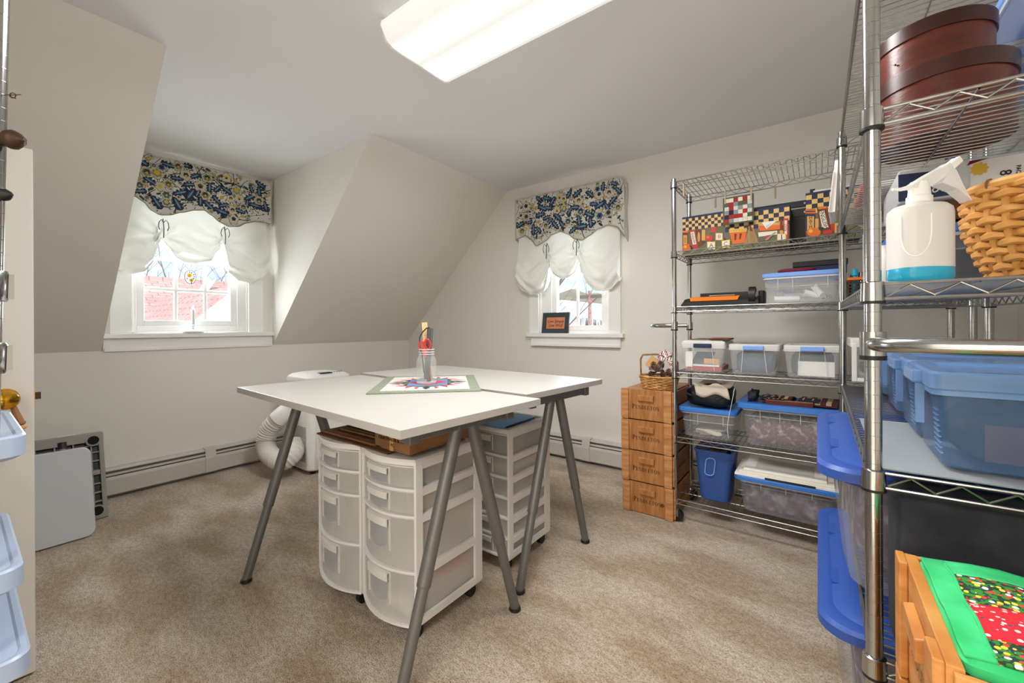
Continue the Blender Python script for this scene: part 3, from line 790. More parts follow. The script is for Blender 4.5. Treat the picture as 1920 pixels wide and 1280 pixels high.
R = thing('white_roofed_house', 'white house with snowy gable roof seen through the gable window', 'house', (-15, 25, -4.2))
p = px(1053, 562, 1, 25); q = px(1078, 590, 1, 25)
rk = (p[2] - q[2]) / (q[0] - p[0])
hx = q[0] - p[0]
G().extr([(p[0], 25, p[2]), (p[0] + hx, 25, q[2]), (p[0] + hx, 33, q[2]), (p[0], 33, p[2])], (0, 0, -.15)).build('roof_slope', 'white_roof', R)
G().extr([(p[0], 25, p[2]), (p[0] - 6, 25, p[2] - 1.2), (p[0] - 6, 33, p[2] - 1.2), (p[0], 33, p[2])], (0, 0, -.15)).build('roof_slope', 'white_roof', R)
G().extr([(p[0] - 5.6, 25.3, -4.2), (p[0] + hx - .35, 25.3, -4.2), (p[0] + hx - .35, 25.3, q[2] + .2), (p[0], 25.3, p[2] - .16), (p[0] - 5.6, 25.3, p[2] - 1.3)], (0, 7.5, 0)).build('walls', 'siding', R)
g = G()
def hillf(u, v):
    x = -110 + 150 * u; y = 62 + 40 * v
    return (x, y, -4.2 + v ** .6 * (13.6 + 1.2 * math.sin(x * .09) + .8 * math.sin(x * .31) + .4 * math.sin(x * .9)))
g.grid(hillf, 90, 16); o = g.build('hillside', 'hill', smooth=True); struct(o)
p = px(1106, 545, 1, 18); b = px(1106, 607, 1, 18)
R = thing('utility_pole', 'wooden utility pole with crossarm outside the gable window', 'pole', (p[0], 18, -4.2))
G().cyl((p[0], 18, -4.2), (p[0], 18, p[2]), .11, .09, n=10).build('pole_shaft', 'pole_wood', R)
G().box(p[0] - .7, p[0] + .7, 17.93, 18.07, p[2] - .35, p[2] - .2).build('crossarm', 'bark', R)
rnd = random.Random(4)
for i in range(9):
    X = -12.4 + i * .62; Y = 24.5
    g = G()
    for k in range(26):
        a = rnd.uniform(0, 6.3); g.tube([(X, Y, -4.2), (X + .15 * math.cos(a), Y + .15 * math.sin(a), -4.2 + rnd.uniform(3, 5.0)), (X + .28 * math.cos(a + .4), Y + .28 * math.sin(a + .4), -4.2 + rnd.uniform(4.6, 5.9))], .025, 4)
    o = g.build('bare_shrub', 'bark'); tag(o, 'bare brown shrub on snow beside the white roofed house', 'shrub', 'bare shrubs outside the gable window')
# ================================================================== work tables
TZ = .85
def work_table(label, loc, rz, ends, size=(1.325, .645)):
    R = thing('work_table', label, 'table', (loc[0], loc[1], 0), rz, 'trestle work tables')
    a, b = size[0] / 2, size[1] / 2
    G().box(-a, a, -b, b, TZ - .026, TZ).build('tabletop', ['laminate'], R, local=True, bevel=.002)
    g = G()
    for x0, x1, y0, y1 in ((-a - .0012, -a, -b, b), (a, a + .0012, -b, b), (-a, a, -b - .0012, -b), (-a, a, b, b + .0012)): g.box(x0, x1, y0, y1, TZ - .0255, TZ - .001)
    g.build('edge_band', 'laminate_edge', R, local=True)
    for x, yc in ends:
        yb = max(-.06, min(.06, yc * .4)); hl = .215 if x > 0 else .15; bm = G().box(x - .02, x + .02, yb - hl, yb + hl, TZ - .068, TZ - .026).build('beam', 'leg_metal', R, local=True, bevel=.003)
        for s in (-1, 1):
            G().box(x - .028, x + .028, yb + s * (hl + .01) - .018, yb + s * (hl + .01) + .018, TZ - .074, TZ - .026).build('beam_bracket', 'leg_metal', bm, local=True, bevel=.003)
            t = Vector((x, yc + s * .035, TZ - .06)); f = Vector((x, yc + s * .27, .012)); k = (TZ - .06 - .31) / (TZ - .072); j = t.lerp(f, k)
            lg = G().cyl(t, j, .0225, n=20).cyl(j + (t - j).normalized() * .006, j, .0235, .0225, n=20).build('leg', 'leg_metal', R, local=True, smooth=True)
            G().cyl(j, f, .0185, n=20).build('leg_extension', 'leg_metal', lg, local=True, smooth=True)
            G().lathe([(.02, 0), (.024, .004), (.022, .014), (.018, .016)], 16, (f.x, f.y, 0)).build('foot_pad', 'black', lg, local=True, smooth=True)
    G().box(-.56, .56, -.012, .012, TZ - .06, TZ - .03).build('rail', 'leg_metal', R, local=True)
    return R
work_table('white topped trestle table over the two bow-fronted drawer carts', (-1.56, 1.092), math.radians(-3.7), ((-.478, -.075), (.562, .01)))
work_table('white topped trestle table nearer the gable window', (-1.617, 1.795), math.radians(-4.2), ((-.48, -.05), (.612, -.045)))

# quilted mat
R = thing('quilted_mat', 'sage bordered quilted star mat lying across both tables', 'mat', (-1.571, 1.417, TZ), math.radians(45))
def pad(name, m, poly, z0=.001, z1=.006, par=R):
    return G().extr([(x, y, z0) for x, y in poly], (0, 0, z1 - z0)).build(name, m, par, local=True)
rot4 = lambda p, k: [(x * math.cos(k * PI / 2) - y * math.sin(k * PI / 2), x * math.sin(k * PI / 2) + y * math.cos(k * PI / 2)) for x, y in p]
hx_, hy_ = .243, .303
G().loft([rrect(-hx_, hx_, -hy_, hy_, .008, z) for z in (.0005, .003, .005)]).build('border', 'sage', R, local=True)
pad('centre_panel', 'linen', [(-.195, -.25), (.195, -.25), (.195, .25), (-.195, .25)], .004, .0062)
sc_ = [(1, 1.18)]
S = lambda p: [(x * .95, y * 1.2) for x, y in p]
for k in range(4):
    pad('patch', 'patch_blue', S(rot4([(0, 0), (.1, 0), (.1, .1), (0, .1)], k)), .006, .0068)
    pad('patch', 'patch_red', S(rot4([(0, 0), (.05, .046), (.098, .0), (.05, -.046)], k)), .0066, .0074)
    pad('patch', 'patch_red', S(rot4([(.1, .1), (.1, .055), (.155, .1)], k)), .006, .0068)
    pad('patch', 'patch_red', S(rot4([(.1, .1), (.055, .1), (.1, .155)], k)), .006, .0068)
    pad('patch', 'patch_green', S(rot4([(.1, -.09), (.145, 0), (.1, .09)], k)), .006, .0068)
    pad('patch', 'patch_dark', S(rot4([(.115, 0), (.155, -.018), (.2, 0), (.155, .018)], k)), .0066, .0074)
    pad('patch', 'patch_red', S(rot4([(.13, .035), (.185, .045), (.14, .06)], k)), .0066, .0074)
    pad('patch', 'patch_red', S(rot4([(.13, -.035), (.185, -.045), (.14, -.06)], k)), .0066, .0074)

# jar with tools
jx, jy, jz = -1.548, 1.385, TZ + .0078
R = thing('mason_jar', 'clear glass canning jar of tools on the quilted mat', 'jar', (jx, jy, jz))
G().lathe([(.03, .004), (.046, .002), (.05, .012), (.051, .1), (.048, .118), (.038, .134), (.036, .14), (.038, .142), (.038, .147), (.036, .149), (.0375, .152), (.0375, .158), (.036, .16), (.037, .168),
           (.0335, .168), (.033, .14), (.036, .13), (.045, .116), (.048, .1), (.047, .014), (.03, .008)], 28, (jx, jy, jz), caps=False).build('glass_body', 'glass_jar', R, smooth=True)
G().lathe([(.001, .0), (.046, .0), (.049, .008), (.03, .009), (.001, .007)], 28, (jx, jy, jz)).build('glass_base', 'clear_rim', R, smooth=True)
for hz_ in (.143, .154, .167): G().tube([(jx + .0375 * math.cos(2 * PI * k / 28), jy + .0375 * math.sin(2 * PI * k / 28), jz + hz_) for k in range(28)], .0016, 6, closed=True).build('thread_ring', 'clear_rim', R, smooth=True)
RT, FW = Vector(_rt), Vector(_fw)
def jp(a, h, d=0): return Vector((jx, jy, jz)) + RT * a + FW * d + Vector((0, 0, h))
o = G()
def flat_bar(g, a0, h0, a1, h1, wdt, th, d):
    p, q = jp(a0, h0, d), jp(a1, h1, d); ax_ = (q - p).normalized(); s = ax_.cross(FW).normalized()
    g.hexa([p - s * wdt / 2 - FW * th / 2, p + s * wdt / 2 - FW * th / 2, p + s * wdt / 2 + FW * th / 2, p - s * wdt / 2 + FW * th / 2,
            q - s * wdt / 2 - FW * th / 2, q + s * wdt / 2 - FW * th / 2, q + s * wdt / 2 + FW * th / 2, q - s * wdt / 2 + FW * th / 2]); return g
R = thing('wooden_ruler', 'pale wooden ruler standing in the glass jar', 'ruler', jp(.005, .012, .018))
flat_bar(G(), .006, .012, -.013, .298, .027, .004, .018).build('blade', 'wood_rule', R, bevel=.0005)
for h in (.2, .235): G().cyl(jp(-.008 - (h - .2) * .06, h, .0158), jp(-.008 - (h - .2) * .06, h, .0152), .002, n=8).build('hole_mark', 'black', R)
R = thing('roller_tool', 'grey bar tool with black wire handle standing in the glass jar', 'tool', jp(.0, .012, .006))
flat_bar(G(), -.002, .02, .021, .27, .027, .006, .006).build('bar', 'tool_grey', R, bevel=.001)
for i in range(3): flat_bar(G(), .002 - .008 + i * .008, .1, .013 - .008 + i * .008, .268, .002, .0075, .006).build('ridge', 'black', R)
G().tube([jp(.016, .272, .004), jp(0, .27, .004), jp(-.02, .25, .003), jp(-.033, .225, .002), jp(-.034, .19, .0), jp(-.028, .165, -.004), jp(-.024, .15, -.006)], .003, 6).build('wire_handle', 'black', R, smooth=True)
R = thing('scissors', 'red handled scissors standing in the glass jar', 'scissors', jp(.0, .012, -.012))
d = -.012
for ca, ch, ra, rh, s_ in ((-.021, .186, .0115, .019, -1), (.008, .192, .0135, .024, 1)):
    loop = [jp(ca + ra * math.cos(t) + .25 * rh * math.sin(t) * -s_ * .6, ch + rh * math.sin(t), d + s_ * .002) for t in [i * 2 * PI / 20 for i in range(20)]]
    hd = G().tube(loop, .0042, 8, closed=True); hd.tube([jp(ca + .002, ch - rh, d + s_ * .002), jp(-.005 + s_ * .004, .148, d + s_ * .002), jp(-.002, .128, d + s_ * .002)], .005, 8)
    hd.build('handle', 'red_plastic', R, smooth=True)
    flat_bar(G(), -.003 - s_ * .002, .14, .014 + s_ * .004, .010, .012, .002, d + s_ * .0022).build('blade', 'blade_dark', R)
R = thing('steel_snips', 'thin dark pointed snips standing in the glass jar', 'snips', jp(-.02, .03, .0))
flat_bar(G(), -.022, .155, -.012, .05, .006, .003, -.001).build('shank', 'blade_dark', R)
R = thing('craft_brush', 'small tan handled brush standing in the glass jar', 'brush', jp(.012, .012, -.02))
flat_bar(G(), .024, .012, .012, .11, .006, .005, .012).build('handle', 'tan', R); flat_bar(G(), .012, .11, .01, .14, .007, .006, .012).build('ferrule', 'steel', R)

# ================================================================== drawer carts
def bow_outline(w, d, bow, z, inset=0, n=10):
    pts = []
    for i in range(n + 1):
        x = -w / 2 + inset + (w - 2 * inset) * i / n; pts.append((x, inset - bow * (1 - (2 * x / w) ** 2), z))
    pts += [(w / 2 - inset, d - inset, z), (-w / 2 + inset, d - inset, z)]
    return pts
def drawer_cart(label, loc, w, d, bow, zs, group, hshift=-.005):
    """zs: boundaries from the bottom rail to the underside of the top"""
    R = thing('drawer_cart', label, 'drawer cart', loc, 0, group)
    zt = zs[-1]
    G().loft([bow_outline(w, d, bow, zt), bow_outline(w, d, bow, zt + .012), bow_outline(w, d, bow, zt + .02, .006), bow_outline(w, d, bow, zt + .02, .03)[:], bow_outline(w, d, bow, zt + .014, .034)]).build('top_panel', 'frame_plastic', R, local=True, smooth=True, ang=.5)
    for s in (-1, 1):
        x0, x1 = (-w / 2, -w / 2 + .012) if s < 0 else (w / 2 - .012, w / 2)
        sf = G().box(x0, x1, 0, .034, zs[0], zt).build('side_post', 'frame_plastic', R, local=True, bevel=.002)
        G().box(x0, x1, d - .045, d, zs[0], zt).build('side_post', 'frame_plastic', R, local=True, bevel=.002)
        for z in zs:
            G().box(x0, x1, .034, d - .045, z - (.0 if z == zs[0] else .026 if z < zt else .018), z + (.026 if z == zs[0] else .0)).build('side_rail', 'frame_plastic', R, local=True)
        # flanges inside of the posts
        xi0, xi1 = (x1, x1 + .02) if s < 0 else (x0 - .02, x0)
    G().box(-w / 2 + .012, w / 2 - .012, d - .006, d - .002, zs[0], zt).build('back_panel', 'frosted_rim', R, local=True)
    for z in zs[:-1]:
        G().loft([bow_outline(w, d, bow, z - .004, .004), bow_outline(w, d, bow, z + .004, .004)]).build('divider', 'frame_plastic', R, local=True)
    for z0, z1 in zip(zs, zs[1:]):
        a, b = z0 + .006, z1 - .008
        L = [bow_outline(w, d, bow, a, .016), bow_outline(w, d, bow, a + .3 * (b - a), .0145), bow_outline(w, d, bow, b, .0135)]
        dr = G().loft(L, True, False).build('drawer', 'frosted', R, local=True)
        fy = lambda x, o=0: .0135 - bow * (1 - (2 * x / w) ** 2) - o
        xa, xb = hshift - w * .23, hshift + w * .16
        n = 6; hh = min(.032, (b - a) * .32)
        g = G(); loops = []
        for i in range(n + 1):
            x = xa + (xb - xa) * i / n
            loops.append([(x, fy(x, -.001), b - .008), (x, fy(x, .014), b - .010), (x, fy(x, .012), b - .008 - hh), (x, fy(x, .009), b - .010 - hh), (x, fy(x, .009), b - .014), (x, fy(x, -.001), b - .013)])
        g.loft(loops).build('handle', 'frosted_rim', dr, local=True)
        # recessed finger well and moulded panel lines below the handle
        hz = max(.02, (b - a) * .45)
        g = G()
        for x in (xa - .004, xb + .004): g.box(x - .002, x + .002, fy(x, .004), fy(x, -.002), b - .012 - hh - hz, b - .008)
        g.build('panel_rib', 'frosted_rim', dr, local=True)
        g = G(); loops = []
        for i in range(n + 1):
            x = xa + .01 + (xb - xa - .02) * i / n; dz = hz * (.8 + .2 * math.sin(PI * i / n))
            loops.append([(x, fy(x, .0025), b - .012 - hh), (x, fy(x, .0025), b - .012 - hh - dz), (x, fy(x, .0), b - .012 - hh - dz), (x, fy(x, .0), b - .012 - hh)])
        g.loft(loops).build('finger_well', 'cloudy', dr, local=True)
        # rim
        g = G()
        o1, o2 = bow_outline(w, d, bow, b, .011), bow_outline(w, d, bow, b + .003, .011)
        g.loft([bow_outline(w, d, bow, b - .004, .0125), o1, o2], False, False).build('drawer_rim', 'frosted_rim', dr, local=True)
    for sx in (-1, 1):
        for y in (.03, d - .04):
            c = G().cyl((sx * (w / 2 - .035), y, zs[0]), (sx * (w / 2 - .035), y, .045), .008, n=8)
            c.cyl((sx * (w / 2 - .035) - .011, y, .024), (sx * (w / 2 - .035) + .011, y, .024), .024, n=16); c.box(sx * (w / 2 - .035) - .014, sx * (w / 2 - .035) + .014, y - .014, y + .014, .038, .05)
            c.build('caster', 'black', R, local=True, smooth=True)
    return R
zs4 = [.06, .253, .452, .548, .638]
drawer_cart('frosted four-drawer cart with a bowed front under the table, nearer the door', (-1.645, .975, 0), .322, .36, .045, zs4, 'bow-fronted drawer carts')
drawer_cart('frosted four-drawer cart with a bowed front under the table, cardboard box on top', (-1.315, .978, 0), .325, .36, .045, zs4, 'bow-fronted drawer carts')
zs6 = [.06, .152, .245, .338, .432, .53, .636]
drawer_cart('tall six-drawer cart with a flat front and blue folder on top', (-1.305, 1.515, 0), .325, .36, .0, zs6, None, 0)

def one(name, label, cat, g, m, **kw):
    grp = kw.pop('group', None)
    o = g.build(name, m, **kw); return tag(o, label, cat, grp)
# in the drawers
one('black_case', 'black case inside the top drawer beneath the cardboard box', 'case', G().box(-1.40, -1.19, 1.02, 1.30, .563, .612), 'black', bevel=.006)
one('red_folder_stack', 'red topped stack of papers in the bottom drawer under the cardboard box', 'papers', G().box(-1.3, -1.19, 1.14, 1.30, .075, .15).mat(1).box(-1.3, -1.19, 1.14, 1.30, .15, .19), ['paper_grey', 'red'])
one('paper_stack', 'pale paper stack in the bottom drawer under the cardboard box', 'papers', G().box(-1.44, -1.2, .99, 1.12, .075, .135), 'paper_grey')
one('blue_pouch', 'dark blue pouch inside the top drawer of the six-drawer cart', 'pouch', G().box(-1.44, -1.17, 1.55, 1.82, .54, .6), 'denim', bevel=.015)
one('paper_bundle', 'flat bundle of papers in the six-drawer cart, second drawer down', 'papers', G().box(-1.44, -1.17, 1.55, 1.84, .442, .48), 'paper_grey', bevel=.005)

# on the carts
ZT = .6585
for i, (x0, x1, y0, y1, m) in enumerate(((-1.80, -1.30, .965, 1.29, 'card_dark'), (-1.79, -1.36, .985, 1.30, 'card'), (-1.72, -1.39, 1.0, 1.30, 'card_dark'), (-1.70, -1.41, 1.02, 1.29, 'card'), (-1.68, -1.43, 1.03, 1.31, 'card_dark'))):
    z = ZT + .008 * i
    names = ('widest', 'second', 'middle', 'fourth', 'topmost')
    R = thing('cardboard_sheet', names[i] + ' flattened brown cardboard sheet of the pile on the carts', 'cardboard', ((x0 + x1) / 2, (y0 + y1) / 2, z))
    ob = G().box(x0, x1, y0, y1, z, z + .006).build('sheet', m, R)
    if i > 1: G().box(x0 + .02, x0 + .022, y0 + .01, y1 - .01, z + .006, z + .0066).box(x1 - .1, x1 - .098, y0, y1, z + .006, z + .0066).build('fold_line', 'ink', R)
bx0, bx1, by0, by1 = -1.40, -1.195, .985, 1.33
zb0, zb1 = ZT + .0075, ZT + .075
R = thing('cardboard_box', 'low brown cardboard box with printed stamp on a drawer cart', 'box', ((bx0 + bx1) / 2, (by0 + by1) / 2, zb0))
G().box(bx0, bx1, by0, by1, zb0, zb1).build('carton', 'card', R, bevel=.002)
G().box(bx0 + .003, bx1 - .003, by0 + .003, (by0 + by1) / 2 - .001, zb1, zb1 + .003).build('flap', 'card', R); G().box(bx0 + .003, bx1 - .003, (by0 + by1) / 2 + .001, by1 - .003, zb1, zb1 + .003).build('flap', 'card', R)
G().box((bx0 + bx1) / 2 - .012, (bx0 + bx1) / 2 + .012, by0 - .0006, by0, zb0, zb1).build('tape', 'tan', R)
text_mesh('stamp', 'CRAFTMAKER 00007', .017, 'ink', R, frameM(((bx0 + bx1) / 2, by0 - .001, zb0 + .042), (1, 0, 0), (0, 0, 1)))
text_mesh('stamp', '1 PC', .017, 'ink', R, frameM(((bx0 + bx1) / 2, by0 - .001, zb0 + .022), (1, 0, 0), (0, 0, 1)))
o = G().box(-1.42, -1.19, 1.53, 1.80, ZT - .001, ZT + .005).mat(1).box(-1.185, -1.18, 1.55, 1.79, ZT - .0005, ZT + .004).build('blue_folder', ['blue_sheet', 'navy'])
tag(o, 'bright blue plastic folder on the six-drawer cart', 'folder')

# ================================================================== portable air conditioner
ax0, ax1, ay0, ay1 = -3.49, -3.115, 1.612, 1.97
R = thing('air_conditioner', 'white portable air conditioner with ribbed hose by the low wall', 'air conditioner', ((ax0 + ax1) / 2, (ay0 + ay1) / 2, 0))
def rr2(i, z, r=.05): return rrect(ax0 + i, ax1 - i, ay0 + i, ay1 - i, r, z, 5)
G().loft([rr2(.012, .03), rr2(.0, .045), rr2(.0, .69), rr2(.004, .70)]).build('body', 'white_plastic', R, smooth=True)
G().loft([rr2(.002, .70, .05), rr2(-.004, .715), rr2(-.002, .745), rr2(.02, .765), rr2(.06, .775)]).build('top_cover', 'white_plastic', R, smooth=True)
G().loft([rr2(.008, .696), rr2(.008, .704)]).build('top_seam', 'dark_gap', R)
G().box(-3.2, -3.14, 1.72, 1.82, .772, .7775).build('control_panel', 'navy', R, bevel=.003)
for i in range(4): G().cyl((-3.17, 1.85 + i * .02, .772), (-3.17, 1.85 + i * .02, .779), .006, n=10).build('button', 'grey_plastic', R)
for i in range(26):
    z = .10 + i * .0105
    G().box(ax0 + .05, ax1 - .05, ay0 - .003, ay0 + .002, z, z + .0042).build('louver_slat', 'grey_plastic', R)
G().box(ax1 - .001, ax1 + .002, ay0 + .06, ay1 - .06, .12, .60).build('front_panel', 'white_plastic', R, bevel=.003)
for sx in (ax0 + .05, ax1 - .05):
    for sy in (ay0 + .05, ay1 - .05): G().cyl((sx - .012, sy, .018), (sx + .012, sy, .018), .018, n=12).build('caster', 'black', R)
path = [px(a, b, 1, y) for a, b, y in ((549, 757, 1.60), (536, 772, 1.56), (519, 788, 1.51), (505, 806, 1.48), (498, 828, 1.46), (503, 848, 1.45), (518, 861, 1.45), (536, 862, 1.48), (550, 850, 1.53), (556, 832, 1.6))]
def spline(P, n):
    P = [Vector(p) for p in P]; out = []
    for i in range(len(P) - 1):
        p0, p1, p2, p3 = P[max(i - 1, 0)], P[i], P[i + 1], P[min(i + 2, len(P) - 1)]
        for k in range(n):
            t = k / n; out.append(.5 * ((2 * p1) + (p2 - p0) * t + (2 * p0 - 5 * p1 + 4 * p2 - p3) * t * t + (3 * p1 - p0 - 3 * p2 + p3) * t ** 3))
    return out + [P[-1]]
sp = spline(path, 14)
k0 = 30
G().tube(sp[k0 - 2:], [.064 if i % 3 else .071 for i in range(len(sp) - k0 + 2)], 18).build('hose', 'hose', R, smooth=True, ang=1.2)
G().tube(sp[:k0:3], [.055, .056, .058, .06, .064, .068, .07, .07, .07, .07][:len(sp[:k0:3])], 18).build('hose_coupling', 'white_plastic', R, smooth=True)

# ================================================================== folded tables by the low wall
R = thing('folded_camp_table', 'folded grey plastic table with slatted underside leaning on the low wall', 'folding table', (-3.47, .2, 0))
def fp2(a, h, d=0):    # a: along -y from the right edge, h up, d toward the room
    return (-3.445 - .58 * h * .52 + d, .558 - a, h + .005)
def fbox(name, A0, A1, H0, H1, D0, D1, m='folding_grey', bev=.003, par=None):
    return G().hexa([fp2(a, h, d) for d in (D0, D1) for a, h in ((A0, H0), (A1, H0), (A1, H1), (A0, H1))]).build(name, m, par or R, bevel=bev)
fbox('back_panel', .01, .82, .01, .47, -.03, -.024, 'black')  # black sheet standing in for the shade behind the grid
for A0, A1, H0, H1 in ((0, .83, .437, .485), (0, .83, 0, .04), (0, .022, .04, .437), (.8, .83, .04, .437), (.022, .8, .245, .27)): fbox('frame_bar', A0, A1, H0, H1, -.045, .0)
for i in range(10): fbox('rib', .052 + i * .075, .058 + i * .075, .04, .437, -.024, -.006, bev=0)
for h in (.09, .14, .19, .32, .37, .41): fbox('rib', .022, .8, h, h + .006, -.024, -.008, bev=0)
for a in (.045, .78):
    for h in (.445, .045):
        c = Vector(fp2(a, h, .001)); n_ = Vector((1, 0, .3)).normalized()
        G().cyl(c - n_ * .02, c + n_ * .004, .034, n=20).build('leg_socket', 'folding_grey', R); G().cyl(c + n_ * .004, c + n_ * .0055, .026, n=20).build('socket_hole', 'dark_gap', R)
R = thing('folded_tray_table', 'smooth grey rounded table top leaning against the slatted folded table', 'folding table', (-3.2, .2, 0))
def fp3(y, h, d=0): return (-3.19 - .33 * h + d, y, h)
def rl(x0, x1, z0, z1, r, n=6):
    return [(a, b) for a, b, _ in rrect(x0, x1, z0, z1, r, 0, n)]
ol = rl(-.35, .468, .006, .462, .035)
G().loft([[fp3(a, b, -.022) for a, b in ol], [fp3(a, b, -.004) for a, b in ol], [fp3(.059 + (a - .059) * .992, .234 + (b - .234) * .985, 0) for a, b in ol]]).build('tabletop', 'board_grey', R, smooth=True, ang=.5)
tp = Vector(fp3(.362, .42, -.034)); up_ = Vector((-.3, 0, 1)).normalized()
G().cyl(tp - up_ * .3, tp + up_ * .05, .0135, n=14).build('folded_leg', 'grey_plastic', R, smooth=True)
G().cyl(tp + up_ * .05, tp + up_ * .085, .018, n=14).build('foot_cap', 'black', R, smooth=True)

# ================================================================== chrome cart at the door side
R = thing('tray_cart', 'chrome post cart with pale blue plastic trays beside the open door', 'cart', (-1.45, -.12, 0))
for x, y in ((-1.275, .055), (-1.63, .055), (-1.275, -.31), (-1.63, -.31)):
    p0, p1 = Vector((x - .036, y - .027, .06)), Vector((x + .005, y + .004, 1.88))
    po = G().cyl(p0, p1, .0127, n=18).build('post', 'chrome', R, smooth=True)
    g = G()
    for i in range(68):
        c = p0.lerp(p1, .04 + i * .0140); g.cyl(c, c + Vector((0, 0, .0012)), .0131, n=14)
    g.build('groove_rings', 'chrome_wire', po)
    for z in (1.215, 1.075):
        t = (z - .06) / 1.82; c = p0.lerp(p1, t)
        G().lathe([(.017, -.03), (.019, -.026), (.0205, .026), (.018, .03)], 18, c).box(c.x - .006, c.x + .006, c.y + .016, c.y + .026, c.z - .024, c.z + .024).build('clamp', 'chrome', R, smooth=True)
    G().cyl((x - .018, y - .024, .035), (x - .018, y, .035), .035, n=16).build('caster', 'black', R)
for z, e in ((.905, 0), (.648, -.004), (.478, .004)):
    x0, x1, y0, y1 = -1.68, -1.247 + e, -.36, .088 + e
    G().loft([rrect(x0 + .012, x1 - .012, y0 + .012, y1 - .012, .03, z - .028, 5), rrect(x0, x1, y0, y1, .035, z - .02, 5), rrect(x0, x1, y0, y1, .035, z + .016, 5), rrect(x0 + .004, x1 - .004, y0 + .004, y1 - .004, .033, z + .02, 5),
              rrect(x0 + .012, x1 - .012, y0 + .012, y1 - .012, .03, z + .019, 5), rrect(x0 + .016, x1 - .016, y0 + .016, y1 - .016, .03, z + .015, 5)]).build('tray', 'tray_pale', R, smooth=True, ang=.6)
def on_ray(x, y, depth): return Vector((0, 0, CAM_H)) + Vector(ray(x, y)) * depth
R = thing('wooden_finial', 'dark turned wooden finial clipped on the chrome cart post', 'finial', on_ray(18, 262, .80))
c = on_ray(14, 262, .80); g = G()
pr = [(.004, 0), (.012, .002), (.0175, .006), (.018, .014), (.0135, .022), (.006, .028), (.0045, .031), (.0035, .034)]
u_ = Vector((0, 0, 1)); v_ = RT.cross(u_)
g.loft([[c + RT * z + (u_ * math.cos(2 * PI * k / 18) + v_ * math.sin(2 * PI * k / 18)) * r for k in range(18)] for r, z in pr]); g.build('knob', 'bronze', R, smooth=True)
G().cyl(c - RT * .012, c, .012, n=16).build('clip_ring', 'black', R)
R = thing('wire_twist', 'thin dark wire twist tied on the chrome cart post', 'wire', on_ray(18, 178, .80))
c = on_ray(18, 178, .80)
G().tube([c - RT * .012, c, c + RT * .012, c + RT * .022 + u_ * .0005], .0009, 5).tube([c + RT * (.006 + .006 * math.cos(a)) + u_ * (.005 * math.sin(a) - .001) for a in [i * 2 * PI / 12 for i in range(12)]], .0008, 5, closed=True).tube([c, c + RT * .006 - u_ * .005, c + RT * .012 - u_ * .007], .0009, 5).build('twist', 'bronze', R)
R = thing('post_hook', 'small black plastic hook on the chrome cart post', 'hook', on_ray(8, 365, .80))
c = on_ray(6, 365, .80)
G().loft([[c + RT * z + (u_ * math.cos(2 * PI * k / 10) + v_ * math.sin(2 * PI * k / 10)) * r for k in range(10)] for r, z in ((.012, 0), (.011, .006), (.007, .012), (.002, .018))]).build('hook_tip', 'black', R, smooth=True)
